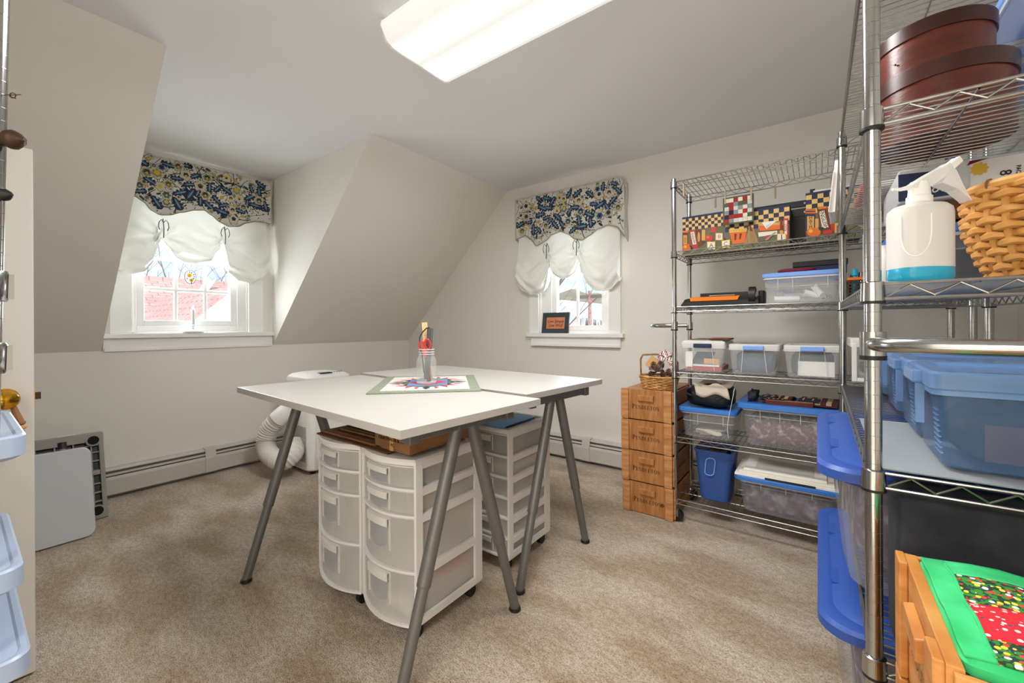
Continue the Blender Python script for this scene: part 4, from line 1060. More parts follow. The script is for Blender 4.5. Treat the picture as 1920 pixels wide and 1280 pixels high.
# ================================================================== wire racks
def wire_rack(label, corner, L, Dp, along, zs, ztop, tilt, pr, casters, wire_step=.0245):
    X0, Y0 = corner
    R = thing('wire_rack', label, 'shelving', (X0, Y0, 0))
    f = (lambda l, d, z: (X0 + l, Y0 + d, z + tilt * l)) if along == 'x' else (lambda l, d, z: (X0 + d, Y0 + l, z + tilt * l))
    for l in (0, L):
        for d in (0, Dp):
            b = Vector(f(l, d, .075 if casters else .012)); b.z -= tilt * l
            t = Vector(f(l, d, ztop))
            po = G().cyl(b, t, pr, n=20).lathe([(pr, 0), (pr * 1.0, .004), (pr * .6, .009), (pr * .1, .01)], 16, t).build('post', 'chrome', R, smooth=True)
            g = G(); k = 0
            while b.z + .05 + k * .0254 < t.z - .02:
                c = Vector((b.x, b.y, b.z + .05 + k * .0254)); g.cyl(c, c + Vector((0, 0, .0007)), pr * 1.008, n=16, caps=False); k += 1
            g.build('groove_rings', 'leg_metal', po, kind='stuff')
            if casters:
                G().lathe([(.012, .062), (.02, .068), (.02, .074), (.016, .08)], 16, (b.x, b.y, 0)).build('caster_stem', 'chrome', R, smooth=True)
                c = G().cyl((b.x + .01, b.y - .014, .034), (b.x + .01, b.y + .014, .034), .034, n=20)
                wh = c.build('caster_wheel', 'black', R, smooth=True)
                G().extr([(b.x - .014, b.y - .018, .068), (b.x + .02, b.y - .018, .068), (b.x + .02, b.y - .018, .03), (b.x + .005, b.y - .018, .03)], (0, .003, 0)).extr([(b.x - .014, b.y + .015, .068), (b.x + .02, b.y + .015, .068), (b.x + .02, b.y + .015, .03), (b.x + .005, b.y + .015, .03)], (0, .003, 0)).build('fork', 'chrome', wh)
            else:
                G().lathe([(.018, 0), (.02, .008), (.008, .014)], 16, (b.x, b.y, 0)).build('foot', 'black', R, smooth=True)
    m = .012
    for z in zs:
        h = .03
        g = G()
        for zz in (z - .003, z - h):
            g.cyl(f(m, -.004, zz), f(L - m, -.004, zz), .0032, n=8); g.cyl(f(m, Dp + .004, zz), f(L - m, Dp + .004, zz), .0032, n=8)
            g.cyl(f(-.004, m, zz), f(-.004, Dp - m, zz), .0032, n=8); g.cyl(f(L + .004, m, zz), f(L + .004, Dp - m, zz), .0032, n=8)
        sh = g.build('shelf', 'chrome_wire', R, smooth=True)
        g = G(); nd = int((L - .04) / wire_step)
        for i in range(nd + 1):
            l = .02 + (L - .04) * i / nd; g.cyl(f(l, -.004, z - .0018), f(l, Dp + .004, z - .0018), .0018, n=6, caps=False)
        for d in (Dp * .33, Dp * .67): g.cyl(f(0, d, z - .0055), f(L, d, z - .0055), .002, n=6, caps=False)
        g.build('deck_wires', 'chrome_wire', sh, kind='stuff')
        g = G()
        def zig(p, q, n):
            pts = []
            for i in range(n * 2 + 1):
                t = i / (n * 2); pts.append(Vector(p).lerp(Vector(q), t) + Vector((0, 0, -.006 if i % 2 else -(h - .004))))
            g.tube(pts, .0021, 6)
        nl, ndp = max(4, int(L / .066)), max(2, int(Dp / .064))
        for d in (-.004, Dp + .004): zig(f(.02, d, z), f(L - .02, d, z), nl)
        for l in (-.004, L + .004): zig(f(l, .02, z), f(l, Dp - .02, z), ndp)
        g.build('truss_wire', 'chrome_wire', sh, kind='stuff')
        for l in (0, L):
            for d in (0, Dp):
                c = f(l, d, z - .034)
                G().lathe([(pr * 1.42, 0), (pr * 1.36, .034), (pr * 1.1, .036)], 18, c).build('collar', 'chrome', sh, smooth=True)
                G().lathe([(pr * 1.44, -.005), (pr * 1.44, .0)], 18, c).build('collar_ring', 'black', sh, smooth=True)
    return R, f
def push_handle(R, p0, p1, out, z, pr):
    p0, p1, out = Vector((*p0, z)), Vector((*p1, z)), Vector((*out, 0)); n = 16; pts = [p0]
    for i in range(n + 1):
        a = PI * i / n; t = .5 - .5 * math.cos(a); pts.append(p0.lerp(p1, t) + out * (math.sin(a) ** .55))
    pts.append(p1)
    h = G().tube(pts, .0127, 14).build('push_handle', 'chrome', R, smooth=True)
    for p in (p0, p1): G().lathe([(pr * 1.5, -.022), (pr * 1.5, .022)], 18, p).build('handle_clamp', 'chrome', h, smooth=True); 
    for p in (p0, p1): G().lathe([(pr * 1.55, -.03), (pr * 1.55, -.022)], 18, p).build('clamp_ring', 'black', h, smooth=True)
Z1 = [1.972, 1.567, 1.245, .865, .49, .13]
RK1, f1 = wire_rack('long chrome wire rack on casters against the gable wall', (-.677, 2.51), 1.19, .355, 'x', Z1, 1.985, 0, .0127, True)
push_handle(RK1, (-.677, 2.51), (-.677, 2.865), (-.17, 0), 1.135, .0127)
T2 = .017
Z2 = [1.895, 1.53, 1.209, .862, .516, .165]
RK2, f2 = wire_rack('tall chrome wire rack of blue lidded bins behind the stacked crates', (.081, 1.02), 1.2, .412, 'y', Z2, 1.915, T2, .0129, False)
push_handle(RK2, (.081, 1.02), (.493, 1.02), (0, -.115), 1.096, .0129)
def z2(level, y): return Z2[level] + T2 * (y - 1.02)

# ------------------------------------------------------------------ storage bins
def place_tilt(R): R.rotation_euler = (math.atan(T2), 0, 0)
def storage_bin(name, label, x0, x1, y0, y1, z, h, body='clear', lid='lid_blue', lidh=.02, taper=.018, ribs=(), band=None, group=None, rad=.03, lip=.008, rim='clear_rim', tiltit=False, latch=None, recess=True, cat='bin'):
    R = thing(name, label, cat, ((x0 + x1) / 2, (y0 + y1) / 2, z), 0, group)
    zt = z + h - lidh
    B = lambda t, zz, o=0: rrect(x0 + taper * (1 - t) - o, x1 - taper * (1 - t) + o, y0 + taper * (1 - t) - o, y1 - taper * (1 - t) + o, rad, zz, 5)
    bo = G().loft([B(0, z, -.008), B(0, z + .006), B(1, zt)], True, False).build('body', body, R, smooth=True, ang=.5)
    G().loft([B(1, zt - .012), B(1, zt - .012, .004), B(1, zt, .005), B(1, zt)], False, False).build('rim', rim, R, smooth=True, ang=.5)
    if band:
        t = (band) ; G().loft([B(t, z + h * t - .0015, .0005), B(t, z + h * t, .0022), B(t, z + h * t + .0015, .0005)], False, False).build('moulded_band', rim, R)
    for fx in ribs:
        x = x0 + (x1 - x0) * fx; t0, t1 = (band or 0), 1
        yb0, yb1 = y0 + taper * (1 - t0), y0
        G().hexa([(x - .0012, yb0 - .002, z + (zt - z) * t0), (x + .0012, yb0 - .002, z + (zt - z) * t0), (x + .0012, yb0 + .002, z + (zt - z) * t0), (x - .0012, yb0 + .002, z + (zt - z) * t0),
                  (x - .0012, yb1 - .002, zt), (x + .0012, yb1 - .002, zt), (x + .0012, yb1 + .002, zt), (x - .0012, yb1 + .002, zt)]).build('rib', rim, R)
    if lid:
        o = lip
        ld_ = G().loft([B(1, zt - .004, o * .6), B(1, zt, o), B(1, z + h - .004, o), B(1, z + h, o - .004), B(1, z + h, -.02), B(1, z + h - .006, -.028)] if recess else [B(1, zt - .004, o * .6), B(1, zt, o), B(1, z + h - .004, o), B(1, z + h, o - .004)]).build('lid', lid, R, smooth=True, ang=.5)
    if latch:
        side, lm = latch
        if side == 'front':
            w = (x1 - x0) * .42; xc = (x0 + x1) / 2
            G().box(xc - w / 2, xc + w / 2, y0 - .016, y0 + .004, z + h - .03, z + h - .006).build('latch', lm, R, bevel=.004)
            for sx in (-1, 1): G().hexa([(xc + sx * (w / 2 + .012) - .0012, y0 + taper - .002, z + .01), (xc + sx * (w / 2 + .012) + .0012, y0 + taper - .002, z + .01), (xc + sx * (w / 2 + .012) + .0012, y0 + taper + .002, z + .01), (xc + sx * (w / 2 + .012) - .0012, y0 + taper + .002, z + .01),
                                          (xc + sx * w / 2 - .0012, y0 - .003, zt), (xc + sx * w / 2 + .0012, y0 - .003, zt), (xc + sx * w / 2 + .0012, y0 + .002, zt), (xc + sx * w / 2 - .0012, y0 + .002, zt)]).build('rib', rim, R)
        else:
            yc = (y0 + y1) / 2; w = (y1 - y0) * .42
            la = G().box(x0 - .022, x0 + .004, yc - w / 2, yc + w / 2, z + h - .03, z + h - .004).build('latch', lm, R, bevel=.004)
            G().box(x0 - .016, x0 - .004, yc - w / 2, yc - w / 2 + .012, z + h * .4, z + h - .03).build('latch_arm', lm, la)
            g = G()
            for k in range(9): 
                zz = z + h * .15 + k * h * .055; g.box(x0 + taper * (1 - (zz - z) / h) - .0016, x0 + taper * (1 - (zz - z) / h) + .002, y0 + .02, y0 + .07 - .003 * k, zz, zz + .0022)
            g.build('grip_ridges', lm, R)
    if tiltit: place_tilt(R)
    return R
def lump(name, label, cat, x0, x1, y0, y1, z0, z1, m, seed=1, amp=.12, group=None):
    rnd = random.Random(seed); a = [rnd.uniform(0, 6) for _ in range(6)]
    cx, cy, cz = (x0 + x1) / 2, (y0 + y1) / 2, (z0 + z1) / 2
    def fn(u, v):
        th, ph = 2 * PI * u, PI * v
        se = lambda t, e: math.copysign(abs(t) ** e, t)
        k = 1 - amp * (.5 + .5 * math.sin(3 * th + a[0]) * math.sin(4 * ph + a[1])) - amp * .4 * (.5 + .5 * math.sin(7 * th + a[2] + 5 * ph))
        return (cx + (x1 - x0) / 2 * se(math.cos(th), .4) * se(math.sin(ph), .35) * k, cy + (y1 - y0) / 2 * se(math.sin(th), .4) * se(math.sin(ph), .35) * k, cz + (z1 - z0) / 2 * se(-math.cos(ph), .45) * (k if v > .5 else 1))
    o = G().grid(fn, 32, 16).build(name, m, smooth=True, ang=3); return tag(o, label, cat, group)

# ------------------------------------------------------------------ rack against the gable wall: printed boxes
YF = 2.70
q6 = lambda X, Y, y=YF: px(1260 + X / 6, 340 + Y / 6, 1, y)
class Print:
    def __init__(s, parent, y): s.R, s.y, s.k, s.G = parent, y, 0, {}
    def poly(s, pts, m, raw=False):
        s.k += 1; yy = s.y - .0006 - .00022 * s.k
        P = []
        for p in pts:
            a = p if raw else q6(p[0], p[1], s.y); P.append((a[0], yy, a[-1] if raw else a[2]))
        n = len(P); c = tuple(sum(q[i] for q in P) / n for i in range(3))
        s.G.setdefault((m, s.k), G()).add([c] + P, [(0, 1 + i, 1 + (i + 1) % n) for i in range(n)])
    def rect(s, x0, y0, x1, y1, m): s.poly([(x0, y0), (x1, y0), (x1, y1), (x0, y1)], m)
    def disc(s, x, y, rx, ry, m): s.poly([(x + rx * math.cos(2 * PI * k / 18), y + ry * math.sin(2 * PI * k / 18)) for k in range(18)], m)
    def text(s, t, x, y, size, m, ang=0):
        s.k += 1; a = q6(x, y, s.y); c, n = math.cos(ang), math.sin(ang)
        text_mesh('lettering', t, size, m, s.R, frameM((a[0], s.y - .0008 - .00022 * s.k, a[2]), (c, 0, n), (-n, 0, c)), depth=.0001)
    def done(s):
        for (m, _), g in s.G.items(): g.build('printed_shape', m, s.R)
def gift_box(label, x0, x1, z1, y0=YF, y1=2.84, rows=4, cs=.0175, lidstrip=True):
    z0 = Z1[1] + .0005
    R = thing('printed_box', label, 'box', ((x0 + x1) / 2, (y0 + y1) / 2, z0), 0, None)
    G().box(x0, x1, y0, y1, z0, z1 - .01).build('carton', 'book_olive', R, bevel=.0015)
    G().box(x0 - .002, x1 + .002, y0 - .002, y1 + .002, z1 - .012, z1).build('lid', 'navy', R, bevel=.0015)
    g = G(); zt = z1 - .012
    n = int((x1 - x0) / cs); cs = (x1 - x0) / n
    g.mat(0).add([(x0, y0 - .0006, zt - rows * cs), (x1, y0 - .0006, zt - rows * cs), (x1, y0 - .0006, zt), (x0, y0 - .0006, zt)], [(0, 1, 2, 3)]); g.mat(1)
    for i in range(n):
        for j in range(rows):
            if (i + j) % 2:
                a, b = x0 + i * cs, zt - (j + 1) * cs; g.add([(a, y0 - .001, b), (a + cs, y0 - .001, b), (a + cs, y0 - .001, b + cs), (a, y0 - .001, b + cs)], [(0, 1, 2, 3)])
    g.build('checked_border', ['check_print', 'check_navy'], R)
    return R
R = gift_box('printed schoolbook box with blue lid standing behind the hanging patchwork', -.676, -.442, 1.805)
p = Print(R, YF)
p.rect(118, 555, 180, 775, 'book_brown'); p.rect(118, 555, 180, 575, 'orange'); p.rect(128, 605, 170, 710, 'book_tan'); p.text('ECO', 149, 660, .016, 'black_ink', PI / 2)
p.poly([(195, 550), (255, 540), (290, 735), (225, 745)], 'red'); p.poly([(208, 572), (250, 565), (275, 705), (235, 712)], 'cream'); p.text('ENGLISH', 241, 640, .017, 'black_ink', -1.35)
p.poly([(265, 550), (310, 540), (345, 715), (300, 725)], 'book_brown'); p.disc(302, 625, 14, 58, 'tan'); p.poly([(312, 545), (350, 540), (375, 690), (345, 700)], 'book_teal')
p.rect(335, 545, 375, 665, 'book_tan'); p.rect(378, 540, 440, 640, 'book_olive'); p.rect(440, 515, 500, 575, 'red')
p.disc(418, 638, 46, 40, 'red'); p.disc(405, 628, 16, 14, 'orange_pumpkin'); p.poly([(418, 600), (430, 590), (440, 598)], 'p_green')
p.rect(490, 580, 575, 665, 'book_tan'); p.rect(498, 588, 567, 657, 'cream'); p.text('B', 533, 622, .032, 'red')
p.rect(395, 678, 490, 765, 'yellow'); p.rect(404, 686, 482, 765, 'cream'); p.text('A', 443, 722, .034, 'book_olive')
p.disc(168, 745, 48, 42, 'orange_pumpkin'); p.disc(152, 735, 16, 16, 'yellow'); p.poly([(195, 720), (225, 730), (250, 768), (230, 775)], 'p_green'); p.poly([(240, 735), (290, 725), (300, 765), (240, 770)], 'red')
p.done()
R = gift_box('printed box with broom and flower pot picture beside the hanging patchwork', -.437, -.124, 1.785, rows=4, cs=.0235, y0=YF - .01)
p = Print(R, YF - .01)
p.rect(585, 510, 650, 640, 'book_grey'); p.poly([(640, 540), (845, 525), (815, 690), (680, 705)], 'orange_pumpkin'); p.poly([(640, 540), (845, 525), (840, 562), (645, 578)], 'yellow')
for i in range(6): p.disc(662 + i * 32, 556 - i * 2.2, 13, 9, 'tan')
p.poly([(700, 590), (730, 588), (720, 660), (705, 662)], 'book_brown'); p.poly([(760, 586), (790, 584), (770, 650), (755, 652)], 'book_brown')
p.poly([(870, 520), (915, 515), (975, 690), (810, 700)], 'broom'); p.poly([(860, 480), (880, 478), (910, 560), (880, 562)], 'book_brown')
p.rect(970, 460, 1215, 500, 'book_tan'); p.poly([(975, 505), (1220, 490), (1220, 540), (985, 560)], 'orange_pumpkin'); p.poly([(970, 575), (1185, 555), (1180, 600), (975, 625)], 'cream'); p.poly([(960, 630), (1060, 622), (1050, 665), (965, 680)], 'book_olive')
p.poly([(1010, 462), (1185, 440), (1062, 538)], 'paper'); p.poly([(1062, 538), (1060, 500), (1120, 470)], 'paper_grey'); p.poly([(1060, 610), (1120, 600), (1090, 660), (1050, 660)], 'red')
p.poly([(1045, 660), (1160, 568), (1172, 578), (1062, 668)], 'grey_plastic'); p.rect(1215, 430, 1245, 640, 'book_brown'); p.rect(1252, 418, 1308, 650, 'red'); p.rect(1266, 440, 1294, 600, 'cream'); p.text('READ', 1280, 520, .016, 'black_ink', PI / 2)
p.rect(1182, 588, 1285, 672, 'yellow'); p.rect(1192, 596, 1275, 668, 'cream'); p.text('1', 1234, 630, .04, 'black_ink'); p.disc(1232, 570, 22, 20, 'book_tan')
p.poly([(560, 668), (655, 655), (655, 745), (562, 755)], 'yellow'); p.poly([(568, 676), (646, 664), (646, 738), (570, 746)], 'cream'); p.text('C', 607, 705, .034, 'book_olive')
p.done()
R = gift_box('tall printed box reading math and english near the corner of the racks', -.051, .17, 1.832, rows=4, cs=.0225)
p = Print(R, YF)
p.rect(1500, 310, 1615, 600, 'book_brown'); p.rect(1500, 315, 1612, 330, 'orange'); p.rect(1500, 345, 1612, 360, 'orange_pumpkin'); p.rect(1500, 370, 1615, 560, 'navy'); p.rect(1520, 392, 1598, 550, 'book_tan')
for i, ch in enumerate('MATH'): p.text(ch, 1559, 412 + i * 33, .021, 'black_ink')
p.poly([(1625, 290), (1745, 278), (1800, 600), (1690, 610)], 'book_brown'); p.poly([(1640, 290), (1735, 280), (1740, 305), (1645, 315)], 'orange'); p.poly([(1652, 335), (1712, 327), (1762, 520), (1690, 530)], 'cream'); p.text('ENGLISH', 1706, 428, .026, 'black_ink', -1.33)
p.poly([(1755, 300), (1830, 290), (1850, 560), (1795, 560)], 'red'); p.disc(1798, 390, 24, 75, 'tan'); p.rect(1610, 420, 1650, 560, 'book_tan')
p.disc(1594, 572, 80, 50, 'orange_pumpkin'); p.disc(1560, 560, 24, 20, 'yellow'); p.poly([(1640, 520), (1700, 515), (1720, 540), (1660, 552)], 'p_green'); p.poly([(1700, 560), (1790, 540), (1810, 590), (1700, 600)], 'red'); p.rect(1830, 470, 1900, 580, 'book_tan')
p.done()
# things behind and above the boxes
R = thing('black_rail_frame', 'black metal rail frame lying behind the printed boxes', 'frame', (-.16, 2.86, Z1[1]))
for z0_, z1_ in ((1.80, 1.835), (1.745, 1.79)): G().box(-.46, -.02, 2.845, 2.862, z0_, z1_).build('rail', 'black', R, bevel=.003)
G().box(-.2, -.03, 2.848, 2.86, Z1[1] + .0005, 1.745).build('bracket', 'black', R)
for z in (1.818, 1.768): G().cyl((-.06, 2.8435, z), (-.06, 2.845, z), .005, n=10).build('bolt', 'steel', R)
o = one('paper_roll_bundle', 'flat white papers with black clip on the tall math box', 'papers', G().box(-.02, .16, 2.72, 2.83, 1.8325, 1.846).mat(1).box(-.035, -.012, 2.745, 2.775, 1.833, 1.862), ['paper', 'black'], bevel=.001)
# hanging patchwork and clothespins on the top shelf
qx0, qx1, qz0, qz1, qy = -.442, -.287, 1.712, 1.868, 2.655
R = thing('patchwork_square', 'small patchwork quilt square hanging by clothespins from the top wire shelf', 'quilt', ((qx0 + qx1) / 2, qy, qz0))
G().box(qx0, qx1, qy, qy + .004, qz0, qz1).build('backing', 'q_olive', R)
rnd = random.Random(12); nq = 6; cw_ = (qx1 - qx0 - .016) / nq; ch_ = (qz1 - qz0 - .016) / nq
for i in range(nq):
    for j in range(nq):
        m = rnd.choice(('q_cream', 'q_cream', 'q_white', 'q_red', 'q_navy', 'q_grey', 'q_olive', 'q_red'))
        a, b = qx0 + .008 + i * cw_, qz0 + .008 + j * ch_
        G().box(a + .0005, a + cw_ - .0005, qy - .0022, qy, b + .0005, b + ch_ - .0005).build('patch', m, R)
zsh = Z1[0]
for i, (x, y, lab) in enumerate(((qx0 + .012, qy, 'wooden clothespin holding the patchwork corner nearer the window'), (qx1 - .012, qy, 'wooden clothespin holding the patchwork corner nearer the rack corner'),
                                 (-.52, 2.868, 'wooden clothespin left empty on the top shelf, beside the window side rack post'), (-.2, 2.868, 'wooden clothespin left empty on the top shelf, past the patchwork'), (-.62, 2.506, 'wooden clothespin clipped by the top front corner of the rack'), (.06, 2.868, 'wooden clothespin on the top shelf above the tall math box'))):
    R = thing('clothespin', lab, 'clothespin', (x, y, zsh - .09), 0, 'clothespins on the top wire shelf')
    zt = zsh - .025 if i > 1 else zsh - .005; zb = zt - (.07 if i > 1 else .135)
    if i < 2: G().cyl((x, y + .002, zt), (x, y + .002, zb + .07), .0008, n=5).build('wire_hook', 'steel', R); zt = zb + .075
    for s in (-1, 1): G().hexa([(x - .004, y + s * .003 - .003, zb), (x + .004, y + s * .003 - .003, zb), (x + .004, y + s * .003 + .002, zb), (x - .004, y + s * .003 + .002, zb), (x - .004, y + s * .006 - .003, zt), (x + .004, y + s * .006 - .003, zt), (x + .004, y + s * .006 + .002, zt), (x - .004, y + s * .006 + .002, zt)]).build('prong', 'pin_wood', R)
    G().cyl((x - .005, y, (zb + zt) / 2), (x + .005, y, (zb + zt) / 2), .003, n=8).build('spring', 'steel', R)

# ------------------------------------------------------------------ second shelf level
z = Z1[2] + .0005
R = thing('laminator', 'black laminating machine with orange strip and side wheel on the wire rack', 'machine', (-.45, 2.62, z))
G().loft([[(x, 2.53, z), (x, 2.73, z), (x, 2.73, z + h * .9), (x, 2.66, z + h), (x, 2.555, z + h * .92), (x, 2.53, z + h * .5)] for x, h in ((-.645, .02), (-.63, .045), (-.59, .052), (-.33, .052), (-.28, .05), (-.255, .05))]).build('housing', 'black_soft', R, smooth=True, ang=.5)
G().hexa([(-.592, 2.524, z + .028), (-.352, 2.524, z + .028), (-.352, 2.53, z + .026), (-.592, 2.53, z + .026), (-.6, 2.545, z + .05), (-.345, 2.545, z + .05), (-.345, 2.6, z + .055), (-.6, 2.6, z + .055)]).build('feed_strip', 'orange', R)
G().box(-.575, -.3, 2.69, 2.705, z + .05, z + .082).build('rear_guard', 'black', R, bevel=.003)
G().box(-.5, -.37, 2.56, 2.62, z + .0555, z + .058).build('label_plate', 'paper_grey', R)
G().cyl((-.30, 2.56, z + .05), (-.27, 2.56, z + .05), .046, n=24).build('side_wheel', 'black', R, smooth=True)
G().cyl((-.27, 2.56, z + .05), (-.262, 2.56, z + .05), .02, n=16).build('wheel_hub', 'grey_plastic', R)
G().box(-.262, -.235, 2.6, 2.72, z, z + .078).build('end_block', 'black', R, bevel=.006)
storage_bin('storage_bin', 'clear bin with pale blue lid holding white plastic tubes', -.232, .085, 2.54, 2.84, z, .158, 'clear', 'lid_pale', .02, .012, (.2, .4, .85), .55)
rnd = random.Random(3)
tubes = (((-.06, 2.58, .055), (.0, 2.6, .035), 'nearest the lid corner'), ((-.02, 2.57, .085), (.02, 2.59, .03), 'tilted upright'), ((.02, 2.56, .03), (.04, 2.66, .03), 'lying end on'), ((-.19, 2.6, .025), (-.08, 2.62, .025), 'lying flat at the bottom'), ((-.15, 2.66, .045), (-.03, 2.68, .05), 'lying behind the others'))
for i, (a, b, t) in enumerate(tubes):
    a, b = Vector((a[0], a[1], z + a[2])), Vector((b[0], b[1], z + b[2]))
    R = thing('plastic_tube', 'white plastic tube in the pale lidded bin, ' + t, 'tube', a, 0, 'white tubes in the clear bin')
    G().cyl(a, b, .0155, n=16, caps=False).build('tube_wall', 'white_plastic', R, smooth=True); d_ = (b - a).normalized()
    for e, s in ((a, -1), (b, 1)): G().cyl(e - d_ * .001, e + d_ * .001 * s, .0155, n=16, caps=False).cyl(e, e + d_ * .0004 * s, .0095, n=12).build('tube_bore', 'grey_plastic', R)
lump('plastic_bag', 'crumpled clear plastic bag inside the pale blue lidded bin', 'bag', -.2, -.09, 2.69, 2.8, z + .03, z + .085, 'clear_rim', 8, .3)
o = lump('folded_fabric', 'folded maroon fabric on the pale blue lidded bin', 'fabric', -.175, -.005, 2.56, 2.76, z + .159, z + .181, 'maroon', 5, .04)
R = thing('black_box', 'black lidded box behind the maroon fabric on the clear bin', 'box', (.0, 2.75, z + .159))
G().box(-.11, .12, 2.765, 2.85, z + .159, z + .225).build('carton', 'navy', R, bevel=.003); G().box(-.114, .124, 2.761, 2.854, z + .205, z + .235).build('lid', 'black', R, bevel=.003)
R = thing('lattice_basket', 'small dark lattice basket with orange rim of bottles near the rack corner', 'basket', (.19, 2.6, z))
bx0, bx1, by0, by1 = .115, .225, 2.54, 2.66
g = G()
for i in range(9):
    x = bx0 + (bx1 - bx0) * i / 8
    for y in (by0, by1): g.box(x - .0025, x + .0025, y - .002, y + .002, z, z + .1)
    yy = by0 + (by1 - by0) * i / 8
    for x_ in (bx0, bx1): g.box(x_ - .002, x_ + .002, yy - .0025, yy + .0025, z, z + .1)
for k in range(7):
    zz = z + .004 + k * .015
    g.box(bx0, bx1, by0 - .003, by0 + .0, zz, zz + .005).box(bx0, bx1, by1, by1 + .003, zz, zz + .005).box(bx0 - .003, bx0, by0, by1, zz, zz + .005).box(bx1, bx1 + .003, by0, by1, zz, zz + .005)
g.build('lattice', 'bronze', R)
G().loft([rrect(bx0 - .005, bx1 + .005, by0 - .005, by1 + .005, .008, q) for q in (z + .1, z + .112)] + [rrect(bx0 + .003, bx1 - .003, by0 + .003, by1 - .003, .006, q) for q in (z + .112, z + .1)], False, False).build('rim', 'orange', R)
for i, (x, y, m, hh, lab) in enumerate(((.14, 2.565, 'liquid_blue', .15, 'bright blue topped bottle in the lattice basket'), (.165, 2.58, 'steel', .135, 'silver foil pouch bottle in the lattice basket'), (.2, 2.57, 'white_plastic', .125, 'white bottle in the lattice basket'), (.135, 2.62, 'p_green', .13, 'green bottle in the lattice basket'))):
    one('small_bottle', lab, 'bottle', G().lathe([(.012, 0), (.014, .01), (.014, hh * .6), (.008, hh * .72), (.008, hh * .78), (.013, hh * .8), (.01, hh), (.001, hh + .002)], 14, (x, y, z + .003)), m, smooth=True)
storage_bin('storage_bin', 'blue lidded clear bin at the far corner behind the lattice basket', .24, .50, 2.56, 2.84, z, .20, 'cloudy', 'lid_blue', .022, .012)

# ------------------------------------------------------------------ third level: latch bins
z = Z1[3] + .0005
storage_bin('latch_bin', 'clear latch bin of cards with dark handle and papers on its lid', -.645, -.418, 2.54, 2.84, z, .172, 'clear', 'frosted_rim', .02, .012, (), None, 'clear latch bins on the wire rack', .015, .004, latch=('front', 'navy'))
storage_bin('latch_bin', 'clear latch bin of dark denim between two other latch bins', -.395, -.165, 2.54, 2.84, z, .166, 'clear', 'frosted_rim', .02, .012, (), None, 'clear latch bins on the wire rack', .015, .004, latch=('front', 'lid_pale'))
storage_bin('latch_bin', 'clear latch bin with white card over dark fabric near the rack corner', -.142, .088, 2.54, 2.84, z, .166, 'clear', 'frosted_rim', .02, .012, (), None, 'clear latch bins on the wire rack', .015, .004, latch=('front', 'lid_pale'))
one('greeting_card_stack', 'stack of cards and leaflets in the latch bin with dark handle', 'cards', G().box(-.62, -.44, 2.57, 2.8, z + .012, z + .035).mat(1).box(-.625, -.45, 2.565, 2.75, z + .035, z + .045), ['red', 'paper'])
one('picture_card', 'dark floral card leaning in the latch bin with dark handle', 'card', G().hexa([(-.6, 2.575, z + .048), (-.5, 2.575, z + .048), (-.5, 2.579, z + .048), (-.6, 2.579, z + .048), (-.58, 2.62, z + .115), (-.48, 2.62, z + .115), (-.48, 2.624, z + .115), (-.58, 2.624, z + .115)]).mat(1).box(-.53, -.45, 2.565, 2.57, z + .05, z + .08), ['book_teal', 'tan'])
one('white_envelope', 'white envelope standing at the end of the latch bin with dark handle', 'envelope', G().box(-.628, -.59, 2.56, 2.565, z + .03, z + .12), 'paper')
lump('denim_bundle', 'folded dark denim inside the middle latch bin', 'fabric', -.375, -.185, 2.565, 2.82, z + .007, z + .125, 'denim', 2, .04)
lump('dark_fabric_bundle', 'folded dark teal fabric in the latch bin with white card', 'fabric', -.12, .066, 2.575, 2.82, z + .007, z + .13, 'book_teal', 6, .04)
one('white_card', 'plain white card standing in the latch bin near the rack corner', 'card', G().box(-.085, .062, 2.558, 2.562, z + .012, z + .085), 'paper')
R = thing('magazine_stack', 'loose papers and magazines lying on the latch bin with dark handle', 'papers', (-.53, 2.68, z + .173))
for i, (x0, x1, y0, y1, m) in enumerate(((-.645, -.42, 2.55, 2.83, 'paper'), (-.63, -.43, 2.56, 2.8, 'paper_grey'), (-.6, -.41, 2.57, 2.8, 'book_grey'), (-.5, -.4, 2.55, 2.72, 'book_brown'))): G().box(x0, x1, y0, y1, z + .173 + i * .006, z + .178 + i * .006).build('sheet', m, R)
G().cyl((-.62, 2.6, z + .198), (-.6, 2.55, z + .205), .004, n=8).build('red_marker', 'red_plastic', R)
storage_bin('drawer_bin', 'white framed clear storage drawer on the rack behind the blue bins', .125, .49, 2.53, 2.85, z, .205, 'clear', 'white_plastic', .03, .004, (), None, None, .012, .004, rim='white_plastic', recess=False)
R = bpy.data.objects['drawer_bin']
for x0, x1, z0_, z1_ in ((.125, .145, z, z + .18), (.47, .49, z, z + .18), (.145, .47, z, z + .018)): G().box(x0, x1, 2.524, 2.534, z0_, z1_).build('front_frame', 'white_plastic', R, bevel=.003)
lump('fabric_scraps', 'multicoloured fabric scraps inside the white framed drawer', 'fabric', .15, .46, 2.56, 2.82, z + .01, z + .1, 'fabric_mix', 4, .2)

